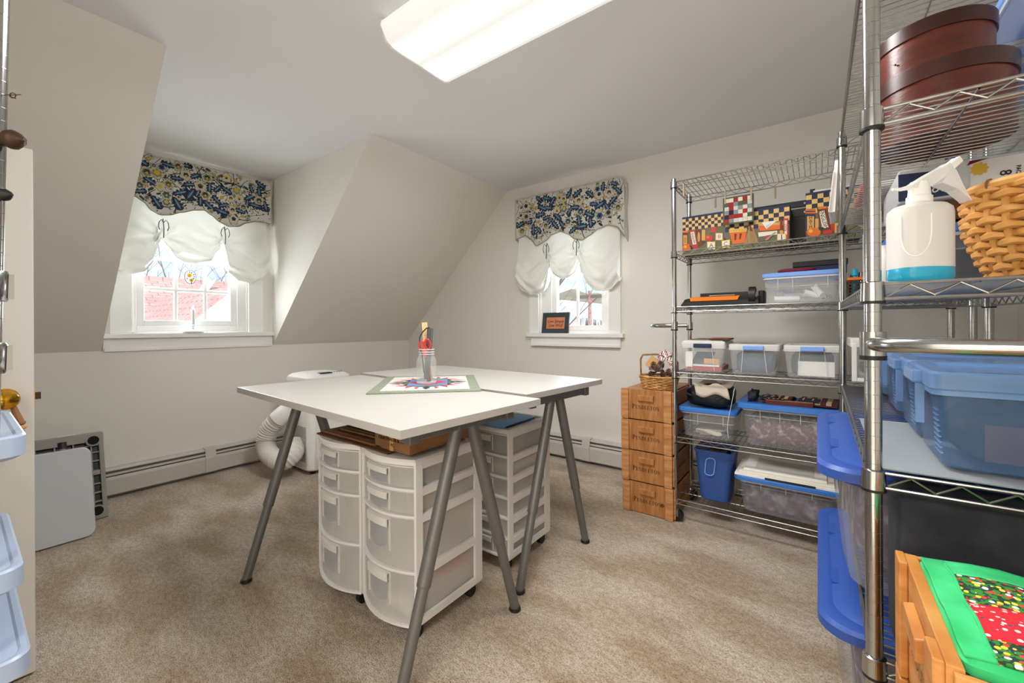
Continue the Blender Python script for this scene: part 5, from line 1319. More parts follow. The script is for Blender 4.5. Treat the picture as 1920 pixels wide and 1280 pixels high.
# ------------------------------------------------------------------ fourth level
z = Z1[4] + .0005
storage_bin('storage_bin', 'clear bin with bright blue lid under the black bag', -.652, -.372, 2.54, 2.84, z, .172, 'cloudy', 'lid_blue', .022, .014, (.33, .8), .55, lip=.014)
lump('cord_bundle', 'white cords and cards inside the bin below the black bag', 'cords', -.61, -.42, 2.57, 2.78, z + .008, z + .05, 'cream', 3, .4)
R = thing('black_bag', 'black leather bag with beige cloth folded over it on the blue lid', 'bag', (-.51, 2.68, z + .173))
def bagf(u, v):
    th, ph = 2 * PI * u, PI * v; se = lambda t, e: math.copysign(abs(t) ** e, t)
    k = 1 + .05 * math.sin(5 * th + 1) * math.sin(3 * ph) + .03 * math.sin(11 * th + 4 * ph)
    return (-.512 + .125 * se(math.cos(th), .6) * se(math.sin(ph), .5) * k, 2.68 + .12 * se(math.sin(th), .6) * se(math.sin(ph), .5) * k, z + .174 + .06 - .06 * se(math.cos(ph), .6) * (1 + .1 * math.sin(4 * th)))
G().grid(bagf, 40, 18).build('bag_body', 'leather', R, smooth=True, ang=3)
G().grid(lambda u, v: (-.575 + .175 * u + .01 * math.sin(v * 7), 2.80 - .255 * min(1, v * 1.25), z + .298 + .012 * math.sin(u * 8 + v * 3) + .01 * math.sin(v * 9) - max(0, v - .8) * .28), 16, 20).build('folded_cloth', 'cloth_beige', R, smooth=True, solid=.004, ang=3)
G().box(-.575, -.43, 2.6, 2.78, z + .27, z + .292).build('cloth_stack', 'cloth_beige', R, bevel=.006)
tag(G().tube(spline([(-.385, 2.6, z + .27), (-.372, 2.55, z + .3), (-.378, 2.517, z + .24), (-.402, 2.517, z + .1), (-.398, 2.517, z + .03)], 8), .0013, 6).build('power_cord', 'white_plastic', smooth=True), 'thin white cord dangling from the black bag', 'cord')
G().tube([(-.63 + .03 * i, 2.575 + .008 * math.sin(i), z + .235 + .012 * math.cos(i * 1.7)) for i in range(8)], .006, 8).build('strap', 'leather', R, smooth=True)
storage_bin('storage_bin', 'large clear bin with bright blue lid carrying flag plaques', -.338, .10, 2.535, 2.85, z, .228, 'cloudy', 'lid_blue', .026, .02, (.2, .4, .6, .8), .7, lip=.022, rad=.04)
lump('potpourri_fabric', 'mottled brown and white fabric filling the bin with flag plaques', 'fabric', -.322, .085, 2.556, 2.83, z + .008, z + .165, 'fabric_mix2', 9, .03)
zf = z + .229
def flag(label, cx, cy, rz, w, d, wavy=False):
    R = thing('flag_plaque', label, 'plaque', (cx, cy, zf), rz, 'wooden flag plaques on the blue lid')
    nst = 7; fl_ = lambda x: .006 * math.sin(x / w * 9) if wavy else 0
    for i in range(nst):
        y0, y1 = -d / 2 + d * i / nst, -d / 2 + d * (i + 1) / nst
        L = [[(x, y0 + .0006, 0 + fl_(x) + .008), (x, y1 - .0006, fl_(x) + .008), (x, y1 - .0006, .020 + fl_(x)), (x, y0 + .0006, .020 + fl_(x))] for x in [-w / 2 + w * k / 10 for k in range(11)]]
        G().loft(L).build('stripe', 'flag_red' if i % 2 == 0 else 'flag_cream', R, local=True)
    G().box(-w / 2, w / 2, -d / 2, d / 2, 0, .0075).build('backing', 'flag_red', R, local=True)
    G().box(-w / 2 - .001, -w / 2 + w * .4, d / 2 - d * .55, d / 2 + .001, .016, .028).build('canton', 'flag_dark', R, local=True)
    for i in range(4):
        for j in range(2): G().cyl((-w / 2 + .012 + i * w * .1, d / 2 - .02 - j * d * .25, .028), (-w / 2 + .012 + i * w * .1, d / 2 - .02 - j * d * .25, .029), .004, n=5).build('star', 'flag_cream', R, local=True)
flag('flat wooden flag plaque along the front of the blue lid', -.125, 2.578, .03, .2, .05)
flag('wavy cream striped wooden flag plaque on the blue lid', -.18, 2.70, 1.38, .17, .13, True)
flag('wooden flag plaque with broad cream stripes near the rack corner', .0, 2.70, 1.5, .19, .16)
lump('dark_garland', 'dark garland heap at the end of the blue lid with flag plaques', 'garland', -.325, -.27, 2.6, 2.8, zf, zf + .05, 'fabric_dark', 4, .3)

# ------------------------------------------------------------------ bottom level
z = Z1[5] + .0005
R = storage_bin('blue_pail', 'blue translucent waste pail with hand hole on the bottom wire shelf', -.585, -.385, 2.56, 2.80, z, .29, 'pail_blue', None, .0, .025, (), .86, rim='pail_blue', cat='pail')
G().tube([(-.5 + a_ * 1.0 + .12 * (b_ - .0), 2.5625 - .018 * (b_ / .29), z + .2 + b_) for a_, b_ in rl(-.024, .024, -.05, .05, .02)], .0032, 6, closed=True).build('hand_hole_trim', 'lid_pale', R, smooth=True)
lump('pail_contents', 'dark odds and ends inside the blue pail', 'contents', -.56, -.41, 2.6, 2.77, z + .18, z + .28, 'fabric_dark', 7, .3)
storage_bin('storage_bin', 'large clear bin on the bottom shelf under a pile of white frames', -.358, .08, 2.535, 2.85, z, .195, 'cloudy', 'lid_blue', .02, .022, (.25, .5, .75), .75, lip=.018, rad=.04)
lump('grey_fabric', 'grey mottled fabric filling the large bin on the bottom shelf', 'fabric', -.342, .064, 2.556, 2.83, z + .008, z + .15, 'fabric_mix', 5, .03)
for i, (x0, x1, y0, y1, m, lab) in enumerate(((-.37, .075, 2.525, 2.80, 'paper', 'white framed panel with black mount lowest on the bottom bin'), (-.35, .06, 2.54, 2.83, 'cream', 'cream panel in the middle of the pile on the bottom bin'), (-.33, .03, 2.55, 2.84, 'paper', 'white panel topmost of the pile on the bottom bin'))):
    zz = z + .196 + i * .013
    R = thing('art_board', lab, 'panel', ((x0 + x1) / 2, (y0 + y1) / 2, zz), 0, 'panels piled on the bottom bin')
    G().box(x0, x1, y0, y1, zz, zz + .012).build('board', m, R, bevel=.001)
    if i == 0: G().box(x0 + .14, x1 - .09, y0 - .0012, y0, zz + .001, zz + .011).build('dark_mount', 'black', R)
    else: G().box(x0 + .05, x1 - .05, y0 + .03, y1 - .06, zz + .012, zz + .0125).build('mat_window', 'paper_grey', R)

# ================================================================== wooden crates
def stroke_text(word, h, M, mat, parent):
    """serif capitals built from strokes: first letter larger, the rest small capitals"""
    g = G(); x = 0.0; th, tn, se = .15, .06, .07
    def bar(pts): g.add([M @ Vector((a, b, 0)) for a, b in pts], [tuple(range(len(pts)))])
    def rect(x0, y0, x1, y1): bar([(x0, y0), (x1, y0), (x1, y1), (x0, y1)])
    def stem(x0, s, w=th): rect(x0, 0, x0 + w * s, s); rect(x0 - se * s, 0, x0 + (w + se) * s, tn * s * .8); rect(x0 - se * s, s - tn * s * .8, x0 + (w + se) * s, s)
    def arc(cx, cy, rx, ry, a0, a1, s, n=12):
        for i in range(n):
            p = a0 + (a1 - a0) * i / n; q = a0 + (a1 - a0) * (i + 1) / n
            w = lambda t: (tn + (th - tn) * abs(math.cos(t))) * s
            o = lambda t, k: (cx + (rx - k) * math.cos(t), cy + (ry - k) * math.sin(t))
            bar([o(p, 0), o(q, 0), o(q, w(q)), o(p, w(p))])
    for i, ch in enumerate(word):
        s = h if i == 0 else h * .78
        if ch == 'P': stem(x, s); arc(x + .15 * s, .74 * s, .42 * s, .26 * s, -PI / 2, PI / 2, s); adv = .66
        elif ch == 'E': stem(x, s); rect(x, s - tn * s, x + .52 * s, s); rect(x, .47 * s, x + .42 * s, .47 * s + tn * s); rect(x, 0, x + .56 * s, tn * s); rect(x + .5 * s, 0, x + .56 * s, .2 * s); rect(x + .46 * s, s * .82, x + .52 * s, s); adv = .7
        elif ch == 'N': stem(x, s, .06); stem(x + .6 * s, s, .06); bar([(x, s), (x + .14 * s, s), (x + .66 * s, 0), (x + .52 * s, 0)]); adv = .86
        elif ch == 'D': stem(x, s); arc(x + .15 * s, .5 * s, .5 * s, .5 * s, -PI / 2, PI / 2, s); adv = .8
        elif ch == 'L': stem(x, s); rect(x, 0, x + .54 * s, tn * s); rect(x + .48 * s, 0, x + .54 * s, .22 * s); adv = .68
        elif ch == 'T': stem(x + .22 * s, s); rect(x, s - tn * s, x + .6 * s, s); rect(x, s * .8, x + .05 * s, s); rect(x + .55 * s, s * .8, x + .6 * s, s); adv = .72
        elif ch == 'O': arc(x + .37 * s, .5 * s, .4 * s, .52 * s, 0, 2 * PI, s, 24); adv = .86
        x += adv * s + .06 * h
    return g.build('brand_lettering', mat, parent, local=True), x
def crate(label, loc, rz, group, W=.300, Dp=.46, Hh=.187, lidded=False, knotted=False, mats=('crate_wood2', 'crate_wood')):
    """front face looks along local -y, origin at the middle of the front bottom edge"""
    R = thing('wooden_crate', label, 'crate', loc, rz, group)
    t = .016; hp, vp = mats
    for nm, y0, y1 in (('front_panel', 0, t), ('back_panel', Dp - t, Dp)): G().box(-W / 2, W / 2, y0, y1, .004, Hh - .002).build(nm, hp, R, local=True, bevel=.0015)
    for s in (-1, 1):
        xa, xb = (-W / 2, -W / 2 + .011) if s < 0 else (W / 2 - .011, W / 2)
        G().box(xa, xb, t, Dp - t, .004, .085).build('side_slat', hp, R, local=True, bevel=.001); G().box(xa, xb, t, Dp - t, .092, Hh - .012).build('side_slat', hp, R, local=True, bevel=.001)
        xc = s * (W / 2 - .022)
        G().box(xc - .022, xc + .022, -.011, 0, .002, Hh).build('corner_batten', vp, R, local=True, bevel=.002)
        xo = (-W / 2 - .009, -W / 2) if s < 0 else (W / 2, W / 2 + .009)
        for ya, yb in ((.006, .04), (Dp - .04, Dp - .006)): G().box(xo[0], xo[1], ya, yb, .01, Hh - .006).build('end_batten', vp, R, local=True, bevel=.0015)
    G().box(-W / 2 + .011, W / 2 - .011, t, Dp - t, .004, .012).build('bottom_board', hp, R, local=True)
    if lidded: G().box(-W / 2 + .011, W / 2 - .011, t, Dp - t, Hh - .016, Hh - .004).build('lid_board', hp, R, local=True, bevel=.0015)
    G().hexa([(-.047, -.012, .118), (.047, -.012, .118), (.047, 0, .118), (-.047, 0, .118), (-.047, -.013, .149), (.047, -.013, .149), (.047, 0, .153), (-.047, 0, .153)]).build('handle_block', hp, R, local=True, bevel=.002)
    M = frameM((-.082, -.0012, .068), (1, 0, 0), (0, 0, 1))
    stroke_text('PENDLETON', .0275, M, 'ink', R)
    if knotted: G().cyl((.086, -.0008, .078), (.086, 0, .078), .011, n=16).build('wood_knot', 'knot', R, local=True)
    return R
cxm, cyf = -.8325, 2.478
for i, lab in enumerate(('bottom knotted wooden crate in the stack beside the heater', 'second wooden crate from the floor in the stack beside the heater', 'third wooden crate from the floor in the stack beside the heater', 'topmost wooden crate of the stack beside the heater, under the wicker basket')):
    crate(lab, (cxm + (.004, -.001, -.002, -.003)[i], cyf, .0 + i * .188), 0, 'stacked wooden crates', lidded=(i == 3), knotted=(i == 0))
for i, lab in enumerate(('bottom wooden crate of the stack in front of the near wire rack', 'second wooden crate from the floor in front of the near wire rack', 'third wooden crate from the floor in front of the near wire rack', 'topmost wooden crate in front of the near wire rack, holding the green quilt')):
    crate(lab, (.113, .806, .0 + i * .188), -PI / 2, 'stacked wooden crates', W=.285, Dp=.40, mats=('crate_gold', 'crate_gold'))

# ------------------------------------------------------------------ wicker
def wicker(R, c, prof, nst, rows, rt, mat, sx=1, sy=1, rim=.009, base=True):
    """prof(t)-> radius for height fraction t; rows of woven cane over stakes"""
    H = prof(-1); cx, cy, cz = c; nn = nst * 6
    for i in range(rows):
        t = (i + .5) / rows; r = prof(t); z = cz + H * t
        pts = [(cx + (r + rt * .9 * math.cos(nst / 2 * a + PI * i)) * math.cos(a) * sx, cy + (r + rt * .9 * math.cos(nst / 2 * a + PI * i)) * math.sin(a) * sy, z + .12 * rt * math.sin(nst * a)) for a in [2 * PI * k / nn for k in range(nn)]]
        G().tube(pts, rt, 6, closed=True).build('cane_row', mat, R, smooth=True)
    g = G()
    for k in range(nst):
        a = 2 * PI * k / nst
        g.tube([(cx + prof(t) * math.cos(a) * sx, cy + prof(t) * math.sin(a) * sy, cz + H * t) for t in [j / 8 for j in range(9)]], rt * .8, 5)
    g.build('stakes', mat, R, smooth=True)
    r = prof(1); G().tube([(cx + r * math.cos(a) * sx, cy + r * math.sin(a) * sy, cz + H) for a in [2 * PI * k / 40 for k in range(40)]], rim, 8, closed=True).build('rim', mat, R, smooth=True)
    if base:
        rb = prof(0); G().lathe([(rb, 0), (rb, .004), (.001, .004)], 24, (cx, cy, cz), sx=sx, sy=sy).build('base', mat, R)
zb = 4 * .188
R = thing('wicker_basket', 'oval wicker basket of pine cones on the topmost crate', 'basket', (-.795, 2.60, zb))
wc = (-.795, 2.60, zb - .003)
wicker(R, wc, lambda t: .075 if t < 0 else .095 + .022 * t, 20, 9, .0038, 'wicker', sx=1.0, sy=.85, rim=.006)
G().tube([(wc[0] - .112, wc[1], zb + .06), (wc[0] - .115, wc[1], zb + .17), (wc[0] - .10, wc[1], zb + .2), (wc[0] - .02, wc[1], zb + .205), (wc[0] + .08, wc[1], zb + .2), (wc[0] + .112, wc[1], zb + .16), (wc[0] + .112, wc[1], zb + .06)], .0055, 8).build('handle', 'wicker_dark', R, smooth=True)
rnd = random.Random(10)
for i in range(9):
    a = i * 2.4; r_ = .02 + .05 * (i % 3) / 2; c = (wc[0] + r_ * math.cos(a) * 1.1, wc[1] + r_ * math.sin(a) * .9, zb + .08 + .02 * (i % 4))
    R = thing('pine_cone', 'brown pine cone heaped in the wicker basket', 'pine cone', (c[0], c[1], c[2] - .02), 0, 'pine cones in the wicker basket')
    g = G(); d = Vector((rnd.uniform(-1, 1), rnd.uniform(-1, 1), rnd.uniform(.2, 1))).normalized(); u = d.orthogonal().normalized(); v = d.cross(u)
    for j in range(7):
        for k in range(7):
            aa = 2 * PI * (k + .5 * (j % 2)) / 7; rr_ = .018 * math.sin(PI * (j + .8) / 8); o = Vector(c) + d * (j - 3) * .007; e = o + (u * math.cos(aa) + v * math.sin(aa)) * rr_ + d * .004
            s = (u * -math.sin(aa) + v * math.cos(aa)) * .005
            g.add([o, e - s, e + d * .003, e + s], [(0, 1, 2), (0, 2, 3), (1, 3, 2), (0, 3, 1)])
    g.build('scales', 'pine', R)
R = thing('gingham_bow', 'red and white gingham ribbon bow on the wicker basket handle', 'bow', (wc[0] + .06, wc[1] - .02, zb + .19))
bc = Vector((wc[0] + .06, wc[1] - .02, zb + .2))
def ribbon(pts, wd):
    P_ = [Vector(p) for p in pts]; g = G(); L = []
    for i, p_ in enumerate(P_): L.append([p_ + Vector((0, -.002, 0)) + Vector((wd * .3, wd * .5, wd * .5)), p_ - Vector((wd * .3, wd * .5, wd * .5)), p_ + Vector((0, .001, 0)) - Vector((wd * .3, wd * .5, wd * .5)), p_ + Vector((0, .001, 0)) + Vector((wd * .3, wd * .5, wd * .5))])
    return g.loft(L)
for s in (-1, 1):
    ribbon(spline([bc, bc + Vector((s * .03, 0, .02)), bc + Vector((s * .05, -.01, .0)), bc + Vector((s * .03, -.01, -.015)), bc], 6), .03).build('loop', 'gingham', R)
    ribbon(spline([bc, bc + Vector((s * .02, -.02, -.03)), bc + Vector((s * .045, -.02, -.08))], 6), .026).build('tail', 'gingham', R)
lump('dried_flowers', 'dried red berry sprigs among the pine cones', 'dried flowers', wc[0] - .06, wc[0] + .04, wc[1] - .06, wc[1] + .05, zb + .1, zb + .145, 'fabric_mix2', 17, .5)
one('wooden_fan', 'little tan wooden slat bundle leaning in the wicker basket', 'bundle', G().obox((wc[0] - .04, wc[1], zb + .15), (.06, .02, .07), Matrix.Rotation(.6, 3, 'Y')), 'tan', bevel=.002)

# ================================================================== near rack: top level
ya, lvl = 1.35, 1
zA = z2(1, 1.35) + .001
cx_, cy_ = .225, 1.335
def shaker(label, c, r, h, lidh):
    R = thing('round_wooden_box', label, 'box', c, 0, 'round cherry wood boxes')
    G().lathe([(r, 0), (r, h - .004), (.001, h - .004)], 48, c).build('box_wall', 'cherry', R, smooth=True, ang=.6)
    l = G().lathe([(r + .0035, h - lidh), (r + .0035, h - .002), (r + .001, h), (.001, h)], 48, c).build('lid', 'cherry_dark', R, smooth=True, ang=.6)
    G().cyl((c[0] - r * .72, c[1] - r * .72, c[2] + h * .3), (c[0] - r * .72 - .003, c[1] - r * .72 - .003, c[2] + h * .3), .002, n=6).build('tack', 'bronze', R)
shaker('larger round cherry wood box on the near rack', (cx_, cy_, zA), .112, .152, .036)
shaker('smaller round cherry wood box resting on the larger one', (cx_ - .012, cy_ + .012, zA + .1525), .097, .105, .032)
storage_bin('storage_bin', 'clear bin with blue lid at the back of the rack top, lower of two', .345, .485, 1.32, 1.62, z2(1, 1.47) + .003, .17, 'cloudy', 'lid_pale', .02, .01)
storage_bin('storage_bin', 'clear bin with blue lid at the back of the rack top, upper of two', .345, .485, 1.32, 1.62, z2(1, 1.47) + .174, .17, 'cloudy', 'lid_pale', .02, .01)
R = thing('craft_paper_pad', 'white craft paper packet in a clear sleeve at the far end of the rack', 'paper', (.06, 2.05, z2(1, 2.05)))
G().hexa([(.035, 1.93, z2(1, 1.93) + .002), (.05, 1.93, z2(1, 1.93) + .002), (.06, 2.17, z2(1, 2.17) + .002), (.045, 2.17, z2(1, 2.17) + .002), (.05, 1.93, z2(1, 1.93) + .19), (.06, 1.93, z2(1, 1.93) + .19), (.075, 2.17, z2(1, 2.17) + .19), (.06, 2.17, z2(1, 2.17) + .19)]).build('paper_stack', 'paper', R)
G().hexa([(.030, 1.92, z2(1, 1.93) + .002), (.033, 1.92, z2(1, 1.93) + .002), (.043, 2.18, z2(1, 2.17) + .002), (.040, 2.18, z2(1, 2.17) + .002), (.045, 1.92, z2(1, 1.93) + .15), (.048, 1.92, z2(1, 1.93) + .15), (.058, 2.18, z2(1, 2.17) + .15), (.055, 2.18, z2(1, 2.17) + .15)]).build('clear_sleeve', 'clear_rim', R)
R = thing('pattern_book', 'white pattern book with pink spine lying flat on the near rack', 'book', (.28, 1.75, z2(1, 1.75)))
G().box(.11, .30, 1.66, 1.92, z2(1, 1.79) + .006, z2(1, 1.79) + .02).build('pages', 'paper', R, bevel=.001); G().box(.105, .125, 1.66, 1.92, z2(1, 1.79) + .0055, z2(1, 1.79) + .0205).build('spine', 'red_plastic', R, bevel=.001)
place_tilt(R)
R = thing('flat_wicker_tray', 'flat brown wicker tray lying on the near rack behind the round boxes', 'tray', (.25, 2.02, z2(1, 2.02)))
g = G()
for i in range(20): g.box(.12 + i * .016, .13 + i * .016, 1.95, 2.18, z2(1, 2.06) + .006, z2(1, 2.06) + .009)
for i in range(14): g.box(.12, .44, 1.95 + i * .016, 1.96 + i * .016, z2(1, 2.06) + .009, z2(1, 2.06) + .012)
g.build('woven_base', 'wicker_dark', R); G().loft([rrect(.115, .445, 1.945, 2.185, .03, z2(1, 2.06) + q) for q in (.006, .03)] + [rrect(.122, .438, 1.952, 2.178, .03, z2(1, 2.06) + q) for q in (.03, .012)], False, False).build('rim', 'wicker_dark', R)
place_tilt(R)

# ------------------------------------------------------------------ near rack: spray bottle level
zB = z2(2, 1.07) + .001
R = thing('spray_bottle', 'white spray bottle with a little blue liquid on the near rack', 'spray bottle', (.152, 1.075, zB))
bc = Vector((.152, 1.075, zB))
sq = lambda r, z, e=2.6, n=32: [bc + RT * (r * math.copysign(abs(math.cos(2 * PI * k / n)) ** (2 / e), math.cos(2 * PI * k / n))) + FW * (r * .8 * math.copysign(abs(math.sin(2 * PI * k / n)) ** (2 / e), math.sin(2 * PI * k / n))) + Vector((0, 0, z)) for k in range(n)]
RB = .0605 * .78
G().loft([sq(RB * .93, 0), sq(RB, .006), sq(RB, .024)]).build('liquid', 'liquid_blue', R, smooth=True, ang=.6)
G().loft([sq(RB, .0242), sq(RB, .125), sq(RB * .96, .134), sq(RB * .8, .141), sq(.021, .145, 2), sq(.019, .15, 2)], True, True).build('bottle_body', 'bottle', R, smooth=True, ang=.6)
th0 = math.atan2(-bc.dot(FW), -bc.dot(RT))
def on_body(a, h):
    t = th0 + a / RB; se = lambda q: math.copysign(abs(q) ** (2 / 2.6), q)
    return bc + RT * (RB * 1.008 * se(math.cos(t))) + FW * (RB * .8 * 1.008 * se(math.sin(t))) + Vector((0, 0, h))
co_ = [(-.026, .118)] + [(.026 * math.cos(a), .085 + .042 * math.sin(a)) for a in [PI + PI * k / 16 for k in range(17)]] + [(.026, .118)]
G().tube([on_body(*q) for q in co_], .0011, 6).build('moulded_line', 'white_plastic', R, smooth=True)
G().loft([sq(.0205, .146, 2), sq(.0205, .158, 2), sq(.018, .16, 2), sq(.0165, .176, 2), sq(.014, .186, 2)]).build('collar', 'white_plastic', R, smooth=True, ang=.5)
pp = lambda X, Y: (( X - 1727) * .00098, (525 - Y) * .00098)
head = [pp(*q) for q in ((1706, 342), (1738, 322), (1770, 305), (1776, 300), (1784, 312), (1776, 322), (1752, 340), (1741, 346), (1733, 352), (1716, 352))]
G().extr([bc + RT * a - FW * .010 + Vector((0, 0, h)) for a, h in head], FW * .02).build('trigger_head', 'bottle_clear', R, bevel=.002)
G().extr([bc + RT * a - FW * .008 + Vector((0, 0, h)) for a, h in [pp(*q) for q in ((1772, 308), (1797, 288), (1804, 298), (1784, 316))]], FW * .016).build('nozzle', 'white_plastic', R, bevel=.0015)
G().extr([bc + RT * a - FW * .011 + Vector((0, 0, h)) for a, h in [pp(*q) for q in ((1775, 316), (1786, 314), (1800, 345), (1817, 374), (1790, 352), (1760, 340))]], FW * .022).build('skirt', 'bottle_clear', R, bevel=.001)
G().tube([bc + RT * a + Vector((0, 0, h)) for a, h in [pp(*q) for q in ((1722, 338), (1705, 346), (1692, 349), (1676, 349))]], [.005, .0042, .0036, .0026], 8).build('trigger', 'white_plastic', R, smooth=True)
R = thing('round_basket', 'honey coloured round woven basket beside the spray bottle', 'basket', (.305, 1.17, z2(2, 1.17)))
def bprof(t):
    if t < 0: return .165
    return .052 + .036 * min(1, t * 1.7) ** .7 + .004 * t
wicker(R, (.322, 1.158, z2(2, 1.158) + .002), bprof, 22, 12, .0072, 'wicker_gold', rim=.0095)
rb_ = bpy.data.objects['round_basket']
for k in range(10):
    a = 2 * PI * k / 10; rr_ = bprof(1); c = Vector((.322 + rr_ * math.cos(a), 1.158 + rr_ * math.sin(a), z2(2, 1.158) + .167)); t_ = Vector((-math.sin(a), math.cos(a), 0)); n_ = Vector((math.cos(a), math.sin(a), 0))
    G().tube([c + n_ * .0112 * math.cos(b) + Vector((0, 0, .0112 * math.sin(b))) + t_ * .003 * math.cos(b) for b in [2 * PI * j / 12 for j in range(12)]], .0018, 5, closed=True).build('rim_lashing', 'wicker_dark', R, smooth=True)
storage_bin('storage_bin', 'clear bin with blue lid behind the spray bottle', .165, .485, 1.46, 1.80, z2(2, 1.63) + .004, .16, 'cloudy', 'lid_blue', .02, .01, tiltit=True)
lump('dark_yarn', 'dark cloth inside the bin behind the spray bottle', 'cloth', .19, .46, 1.49, 1.77, z2(2, 1.63) + .016, z2(2, 1.63) + .11, 'fabric_dark', 3, .1)
zc = z2(2, 1.63) + .169
R = thing('brown_carton', 'flat brown carton on the bin behind the spray bottle', 'box', (.33, 1.6, zc))
G().box(.19, .47, 1.46, 1.76, zc, zc + .05).build('carton', 'card_dark', R, bevel=.002)
R = thing('pencil_pack', 'clear pack of pencils with white, navy and yellow label on the carton', 'pack', (.33, 1.55, zc + .051))
G().box(.165, .47, 1.44, 1.74, zc + .0515, zc + .135).build('clear_wrap', 'clear_rim', R, bevel=.004)
yq = 1.4385
G().box(.29, .40, yq - .001, yq, zc + .058, zc + .128).build('white_label', 'label_white', R)
G().extr([(.165, yq, zc + .056), (.285, yq, zc + .056), (.235, yq, zc + .12), (.165, yq, zc + .125)], (0, -.001, 0)).build('navy_label', 'navy', R)
G().extr([(a, yq - .001, b) for a, b in flower_poly(.305, zc + .108, .016, 9)], (0, -.001, 0)).build('yellow_burst', 'yellow', R)
G().extr([(.285, yq - .001, zc + .12), (.32, yq - .001, zc + .13), (.29, yq - .001, zc + .13)], (0, -.001, 0)).build('maroon_tab', 'maroon', R)
FXm = lambda x, z_: frameM((x, yq - .0022, z_), (0, 0, -1), (1, 0, 0))
text_mesh('lettering', '8', .026, 'black_ink', R, FXm(.345, zc + .09)); text_mesh('lettering', 'PACK', .01, 'black_ink', R, FXm(.365, zc + .09)); text_mesh('lettering', 'D', .03, 'label_white', R, FXm(.195, zc + .075)); text_mesh('lettering', 'LS', .03, 'label_white', R, FXm(.235, zc + .08))
one('white_jar', 'small white jar behind the spray bottle by the rack post', 'jar', G().lathe([(.02, 0), (.022, .006), (.022, .075), (.018, .082), (.018, .1), (.001, .102)], 20, (.125, 1.30, z2(2, 1.3) + .0015)), 'white_plastic', smooth=True)
one('paper_wrapped_roll', 'tall paper wrapped roll standing behind the near rack post', 'roll', G().lathe([(.018, 0), (.018, .15), (.001, .15)], 18, (.112, 1.42, z2(2, 1.42) + .0015)), 'paper_grey', smooth=True)

# ------------------------------------------------------------------ near rack: blue shoe bins
zC = lambda y: z2(3, y) + .004
o = one('shelf_liner', 'grey plastic liner sheet on the near end of the wire shelf', 'liner', G().hexa([(.09, 1.03, z2(3, 1.03) + .0005), (.485, 1.03, z2(3, 1.03) + .0005), (.485, 1.50, z2(3, 1.50) + .0005), (.09, 1.50, z2(3, 1.50) + .0005), (.09, 1.03, z2(3, 1.03) + .0025), (.485, 1.03, z2(3, 1.03) + .0025), (.485, 1.50, z2(3, 1.50) + .0025), (.09, 1.50, z2(3, 1.50) + .0025)]), 'liner')
labs = ('blue translucent lidded shoe bin nearest the stacked crates', 'blue translucent lidded shoe bin, second from the stacked crates', 'blue translucent lidded shoe bin, third from the stacked crates', 'blue translucent lidded shoe bin beside the far rack post')
for i, (y0, y1) in enumerate(((1.055, 1.285), (1.305, 1.535), (1.60, 1.83), (1.925, 2.155))):
    ym = (y0 + y1) / 2
    storage_bin('shoe_bin', labs[i], .168, .49, y0, y1, zC(ym) + .002, .178, 'clear_blue', 'clear_blue_lid', .03, .014, (), None, 'blue shoe bins on the near rack', .018, .007, rim='clear_blue_lid', latch=('side', 'clear_blue_lid'), tiltit=True)
    lump('bin_contents', ('grey cloth in the blue shoe bin nearest the crates', 'pink and grey cloth in the second blue shoe bin', 'dark cloth in the third blue shoe bin', 'dark cloth in the shoe bin beside the far post')[i], 'cloth', .195, .46, y0 + .025, y1 - .025, zC(ym) + .014, zC(ym) + .11, ('fabric_dark', 'fabric_mix', 'fabric_dark', 'fabric_dark')[i], i + 2, .12)
one('index_card', 'buff index card at the front of the nearest blue shoe bin', 'card', G().box(.235, .44, 1.0835, 1.0855, zC(1.17) + .02, zC(1.17) + .085), 'card_dark')

# ------------------------------------------------------------------ near rack: big totes
def tote(label, y0, y1, x0, x1, z, h, seed, m):
    R = thing('storage_tote', label, 'tote', ((x0 + x1) / 2, (y0 + y1) / 2, z), 0, 'royal blue lidded totes')
    B = lambda i, zz, r=.07: rrect(x0 + i, x1 - i, y0 + i, y1 - i, r, zz, 7)
    G().loft([B(.075, z, .05), B(.062, z + .006, .06), B(.05, z + .06), B(.03, z + h - .05)], True, False).build('body', 'cloudy', R, smooth=True, ang=.5)
    G().loft([B(.034, z + h - .06), B(.012, z + h - .045), B(.0, z + h - .042), B(.0, z + h - .022), B(.006, z + h - .014), B(.02, z + h - .010), B(.03, z + h - .012), B(.05, z + h - .002), B(.07, z + h)], False, True).build('lid', 'lid_royal', R, smooth=True, ang=.45)
    g = G()
    ym = (y0 + y1) / 2
    for s in (-1, 1): g.loft([rrect(x0 + .028, x0 + .058, ym + s * .15 - .04, ym + s * .15 + .04, .01, z + h - .0095), rrect(x0 + .028, x0 + .058, ym + s * .15 - .04, ym + s * .15 + .04, .01, z + h - .0045)])
    g.build('lid_pocket', 'lid_royal', R); place_tilt(R)
    lump('tote_fabric', ('pale bedding in the upper blue lidded tote', 'grey cloth in the lower blue lidded tote')[seed], 'fabric', x0 + .066, x1 - .066, y0 + .072, y1 - .072, z + .022, z + h - .07, m, seed + 3, .03)
tote('royal blue lidded tote on the near rack, upper of two', 1.165, 1.86, -.005, .475, z2(4, 1.5) + .006, .305, 0, 'fabric_mix')
tote('royal blue lidded tote on the near rack, lower of two', 1.165, 1.90, -.005, .475, z2(5, 1.5) + .006, .305, 1, 'fabric_mix')
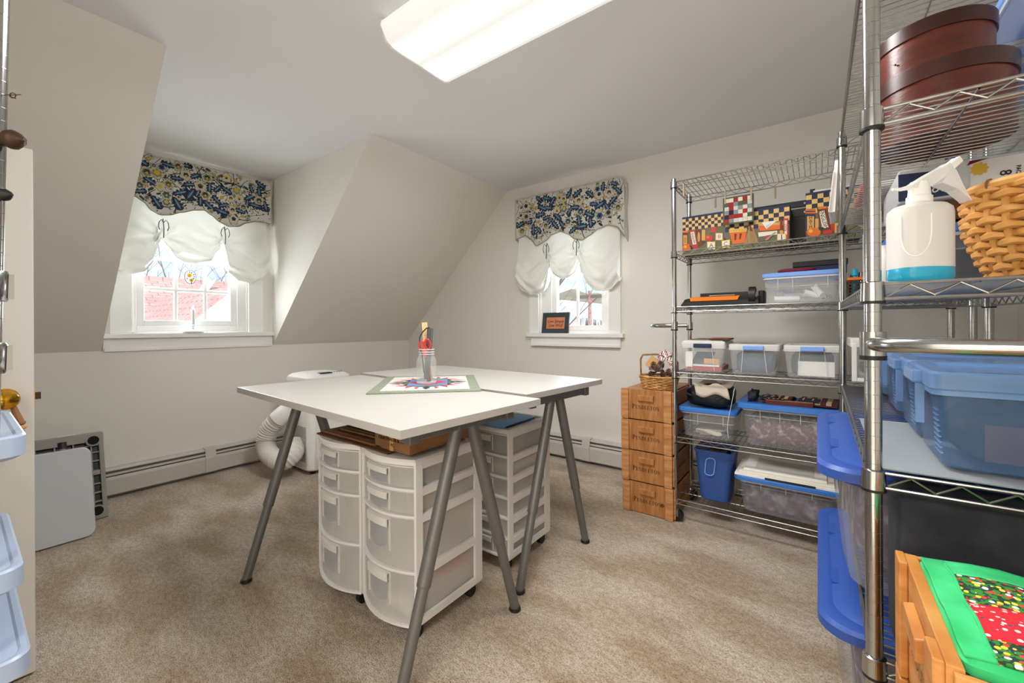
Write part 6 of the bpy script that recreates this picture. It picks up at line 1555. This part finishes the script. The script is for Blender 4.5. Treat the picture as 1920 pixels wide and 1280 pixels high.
one('dark_cushion', 'black cloth bag lying at the near end of the rack behind the quilt', 'bag', G().loft([rrect(.112 + i, .485 - i, 1.04 + i, 1.15 - i, .02, z2(4, 1.05) + .003 + zz, 4) for i, zz in ((.01, 0), (0, .02), (0, .285), (.01, .3), (.03, .304))]), 'fabric_dark', smooth=True)

# ------------------------------------------------------------------ quilt on the near crates
zq = 4 * .188 - .003
R = thing('green_quilt', 'green bordered Christmas floral quilt laid in the topmost near crate', 'quilt', (.30, .81, zq))
def qz(x, y): return zq + .012 + .004 * math.sin(x * 38) + .003 * math.sin(y * 60)
qx0_, qx1_, qy0_, qy1_ = .1305, .50, .678, .93
G().loft([rrect(qx0_, qx1_, qy0_, qy1_, .01, zq - .012), rrect(qx0_ - .002, qx1_, qy0_ - .002, qy1_ + .002, .012, zq), rrect(qx0_ + .003, qx1_ - .003, qy0_ + .003, qy1_ - .003, .012, zq + .008)]).build('backing', 'xmas_green', R, smooth=True)
def qpatch(name, x0, x1, y0, y1, m, lift=0, nu=12, nv=8): G().grid(lambda u, v: (x0 + (x1 - x0) * u, y0 + (y1 - y0) * v, qz(x0 + (x1 - x0) * u, y0 + (y1 - y0) * v) + lift), nu, nv).build(name, m, R, smooth=True, solid=.004, ang=3)
BW = .026
qpatch('border_strip', qx0_, qx0_ + BW, qy0_ + .002, qy1_ - .002, 'xmas_green'); qpatch('border_strip', qx0_ + BW, qx1_, qy1_ - .055, qy1_ - .002, 'xmas_green', 0)
qpatch('floral_patch', qx0_ + BW, qx1_, qy1_ - .122, qy1_ - .055, 'xmas_floral'); qpatch('red_patch', qx0_ + BW, qx1_, qy1_ - .205, qy1_ - .122, 'xmas_red'); qpatch('floral_patch', qx0_ + BW, qx1_, qy0_ + .002, qy1_ - .205, 'xmas_floral')
G().tube([(qx0_ + BW, qy0_ + (qy1_ - qy0_) * i / 20, qz(qx0_ + BW, qy0_ + (qy1_ - qy0_) * i / 20) + .002) for i in range(1, 20)], .0018, 6).build('seam', 'xmas_green', R, smooth=True)
one('quilt_stack_padding', 'folded cloth under the green quilt inside the near crate', 'cloth', G().box(.135, .49, .69, .92, 3 * .188 + .014, zq - .0125), 'cloth_beige', bevel=.01)
